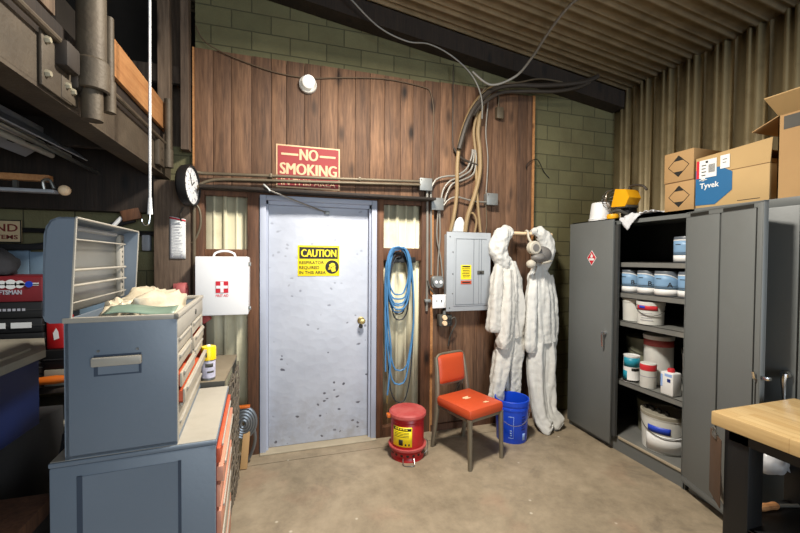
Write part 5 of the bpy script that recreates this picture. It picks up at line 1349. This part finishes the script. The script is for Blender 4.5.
case(-2.0,-1.34,YF,-.12,.981,1.07,'black','black tool case third from the bottom of the stack')
case(-2.0,-1.34,YF,-.12,1.071,1.15,'black','black tool case with dark face under the two white labels', strips=((-1.44,-1.38,1.105,1.111,'ink_grey'),))
case(-2.0,-1.345,YF,-.12,1.151,1.235,'black','black tool case with two white labels', strips=((-1.60,-1.515,1.18,1.212,'label_white'),(-1.49,-1.395,1.18,1.212,'label_white')))
t = case(-2.0,-1.345,YF,-.12,1.236,1.33,'black','black tool case with pale lettering directly under the red set')
b = MB()
for k in range(7): b.box((-1.57+.022*k,YF-.0045,1.279), (-1.556+.022*k,YF-.003,1.293))
b.build('pale_print', 'ink_grey', t, 0)
t = thing('tool_set_box', 'dark red tool set box topping the black cases', 'box', (-1.67,-.34,1.331))
MB().box((-2.0,YF,1.331), (-1.345,-.12,1.475), .006).build('body', 'case_red', t)
b = MB().text('CRAFTSMAN', on_wall(-1.60,YF-.001,1.375), .034, .16, .001); b.build('lettering', 'ink_grey', t, 0)
b = MB()
for x, w in ((-1.53,.022),(-1.49,.028),(-1.45,.022)): b.lathe([(.001,.002),(w,.002),(w,0)], (x,YF,1.432), 16, 'y')
b.box((-1.45,YF-.002,1.425), (-1.36,YF,1.44)).box((-1.57,YF-.002,1.428), (-1.36,YF,1.434))
b.build('tool_picture', 'label_white', t)
MB().lathe([(.001,.003),(.018,.003),(.018,0)], (-1.405,YF-.002,1.432), 16, 'y').build('blue_badge', 'label_blue_deep', t)
# dark cap / jacket on top
tag(lump(-1.70,-.36,1.477,.13,.15,.12,8.0, rough=.2).build('beret', 'jacket', smooth=60), 'dark cloth cap lying on the red tool set box', 'hat')
# red bottle
t = thing('red_bottle', 'red plastic container with pale figure label behind the chest', 'bottle', (-1.29,-.48,1.04))
MB().box((-1.335,-.54,1.045), (-1.245,-.42,1.24), .012).build('body', 'can_red', t)
MB().lathe([(.02,1.24),(.02,1.27),(.001,1.272)], (-1.29,-.48,0), 16).build('cap', 'can_red', t)
MB().prism([(-1.295,-.5415,1.10),(-1.27,-.5415,1.11),(-1.275,-.5415,1.15),(-1.285,-.5415,1.17),(-1.30,-.5415,1.14)], (0,.001,0)).build('label', 'label_white', t, 0)
MB().box((-1.30,-.5415,1.20), (-1.27,-.54,1.235)).build('yellow_label', 'sign_yellow', t, 0)
case(-1.338,-1.03,-.56,-.12,.93,1.044,'black','black case under the red container behind the chest')
tag(MB().box((-1.338,-.56,.831), (-1.03,-.15,.929), .006).build('parts_box', 'bin_lid'), 'pale parts box under the black case behind the chest', 'box')
t = thing('orange_tool', 'orange handled tool lying on the bench shelf behind the tool chest', 'tool', (-1.30,-.62,.84))
MB().tube([(-1.37,-.60,.875),(-1.26,-.60,.88),(-1.20,-.59,.88)], [.022,.026,.018], 12).build('handle', 'amber', t)
MB().tube([(-1.20,-.59,.88),(-1.08,-.58,.88)], .008, 8).build('shaft', 'alu', t)
# navy bin with grey lid, standing on a crate
t = thing('storage_bin', 'navy blue bin with dirty grey lid at the left edge', 'bin', (-1.38,-1.3,.80))
def bin_poly(d, z): return [(-1.65,-1.85,z), (-1.10+d,-1.85,z), (-1.11+d,-1.06,z), (-1.26+d*.6,-.77+d,z), (-1.65,-.74+d,z)]
b = MB().prism(bin_poly(0, .80), (0,0,.32)); b.build('body', 'navy_bin', t, 30)
b = MB().prism(bin_poly(.028, 1.115), (0,0,.035)); lid_ = b.build('lid', 'bin_lid', t, 30)
b = MB().prism(bin_poly(-.03, 1.15), (0,0,.010)); b.build('lid_panel', 'bin_lid', lid_, 30)
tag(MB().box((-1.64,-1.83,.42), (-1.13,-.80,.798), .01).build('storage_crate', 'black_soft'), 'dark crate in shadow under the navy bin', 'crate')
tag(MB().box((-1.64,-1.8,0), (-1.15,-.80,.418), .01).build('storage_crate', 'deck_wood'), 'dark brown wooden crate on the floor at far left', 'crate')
tag(lump(-.98,-1.0,.0,.13,.16,.5,12.0, rough=.25).build('work_bag', 'jacket', smooth=60), 'black cloth bag slumped beside the tool cabinet on the floor', 'bag')
b = MB(); b.tone = .6; b.box((-1.12,-1.72,.60), (-.86,-1.45,.66), .006); 
t = thing('step_stool', 'low brown step stool left of the tool cabinet', 'stool', (-1.0,-1.6,0))
b.build('step', 'stud_wood', t)
for x in (-1.11,-.90): 
    b = MB(); b.tone = .3; b.box((x,-1.70,0), (x+.03,-1.47,.6)); b.build('side', 'deck_wood', t, 0)
t = thing('metal_drum', 'grimy square topped metal tin at lower left corner', 'tin', (-1.03,-1.9,0))
MB().box((-1.22,-2.0,0), (-.95,-1.80,.52), .012).build('body', 'grimy', t)
MB().box((-1.23,-2.01,.52), (-.93,-1.79,.555), .008).build('lid', 'bin_lid', t)

GROUPS = {'cable': 'loose cables on the back wall', 'junction_box': 'grey junction boxes', 'coverall': 'white coveralls on the rail',
          'tool_case': 'black tool cases in a stack', 'foam_panel': 'foam boards against the wall', 'plastic_bag': 'crumpled plastic bags',
          'conduit': 'conduits over the door', 'steel_pipe': 'steel pipes by the loft beam', 'storage_cabinet': 'grey steel cabinets', 'carton': 'cartons on the cabinet tops',
          'pipe': 'thin pipes on the back wall', 'storage_crate': 'crates at far left', 'pail': 'pails in the cabinet', 'paint_tub': 'white tubs in the cabinet'}
for o in list(COL.objects):
    k = o.name.split('.')[0]
    if o.parent is None and 'category' in o and k in GROUPS and 'group' not in o: o['group'] = GROUPS[k]
for o in COL.objects:
    if o.parent is None and 'category' in o and 'pale blue' in o['label'] and o['category'] == 'can': o['group'] = 'pale blue paint cans'

# ================================================================= LIGHT
def area(name, loc, size, power, color, target=None, size_y=None, spread=180):
    l = bpy.data.lights.new(name, 'AREA'); l.energy = power; l.color = color; l.size = size; l.spread = R(spread)
    if size_y: l.shape = 'RECTANGLE'; l.size_y = size_y
    o = bpy.data.objects.new(name, l); COL.objects.link(o); o.location = loc
    d = (V(target)-V(loc)) if target else V((0,0,-1))
    o.rotation_euler = d.to_track_quat('-Z', 'Y').to_euler(); return o
area('ceiling_lamp', (.75,-1.45,3.35), .35, 150, (1,.94,.84), size_y=.35)
area('rear_fill', (1.9,-7.5,1.9), 3.0, 220, (.78,.89,1), target=(0.0,0,1.2), size_y=3)  # unseen fill light added behind the camera to lift the shaded fronts
w = bpy.data.worlds.new('world'); sc.world = w; w.use_nodes = True
w.node_tree.nodes['Background'].inputs[0].default_value = (.8,.9,1,1); w.node_tree.nodes['Background'].inputs[1].default_value = .15

sc.view_settings.view_transform = 'Standard'; sc.view_settings.look = 'None'; sc.view_settings.gamma = 1; sc.view_settings.exposure = 0
sc.view_settings.use_curve_mapping = False
sc.cycles.max_bounces = 8
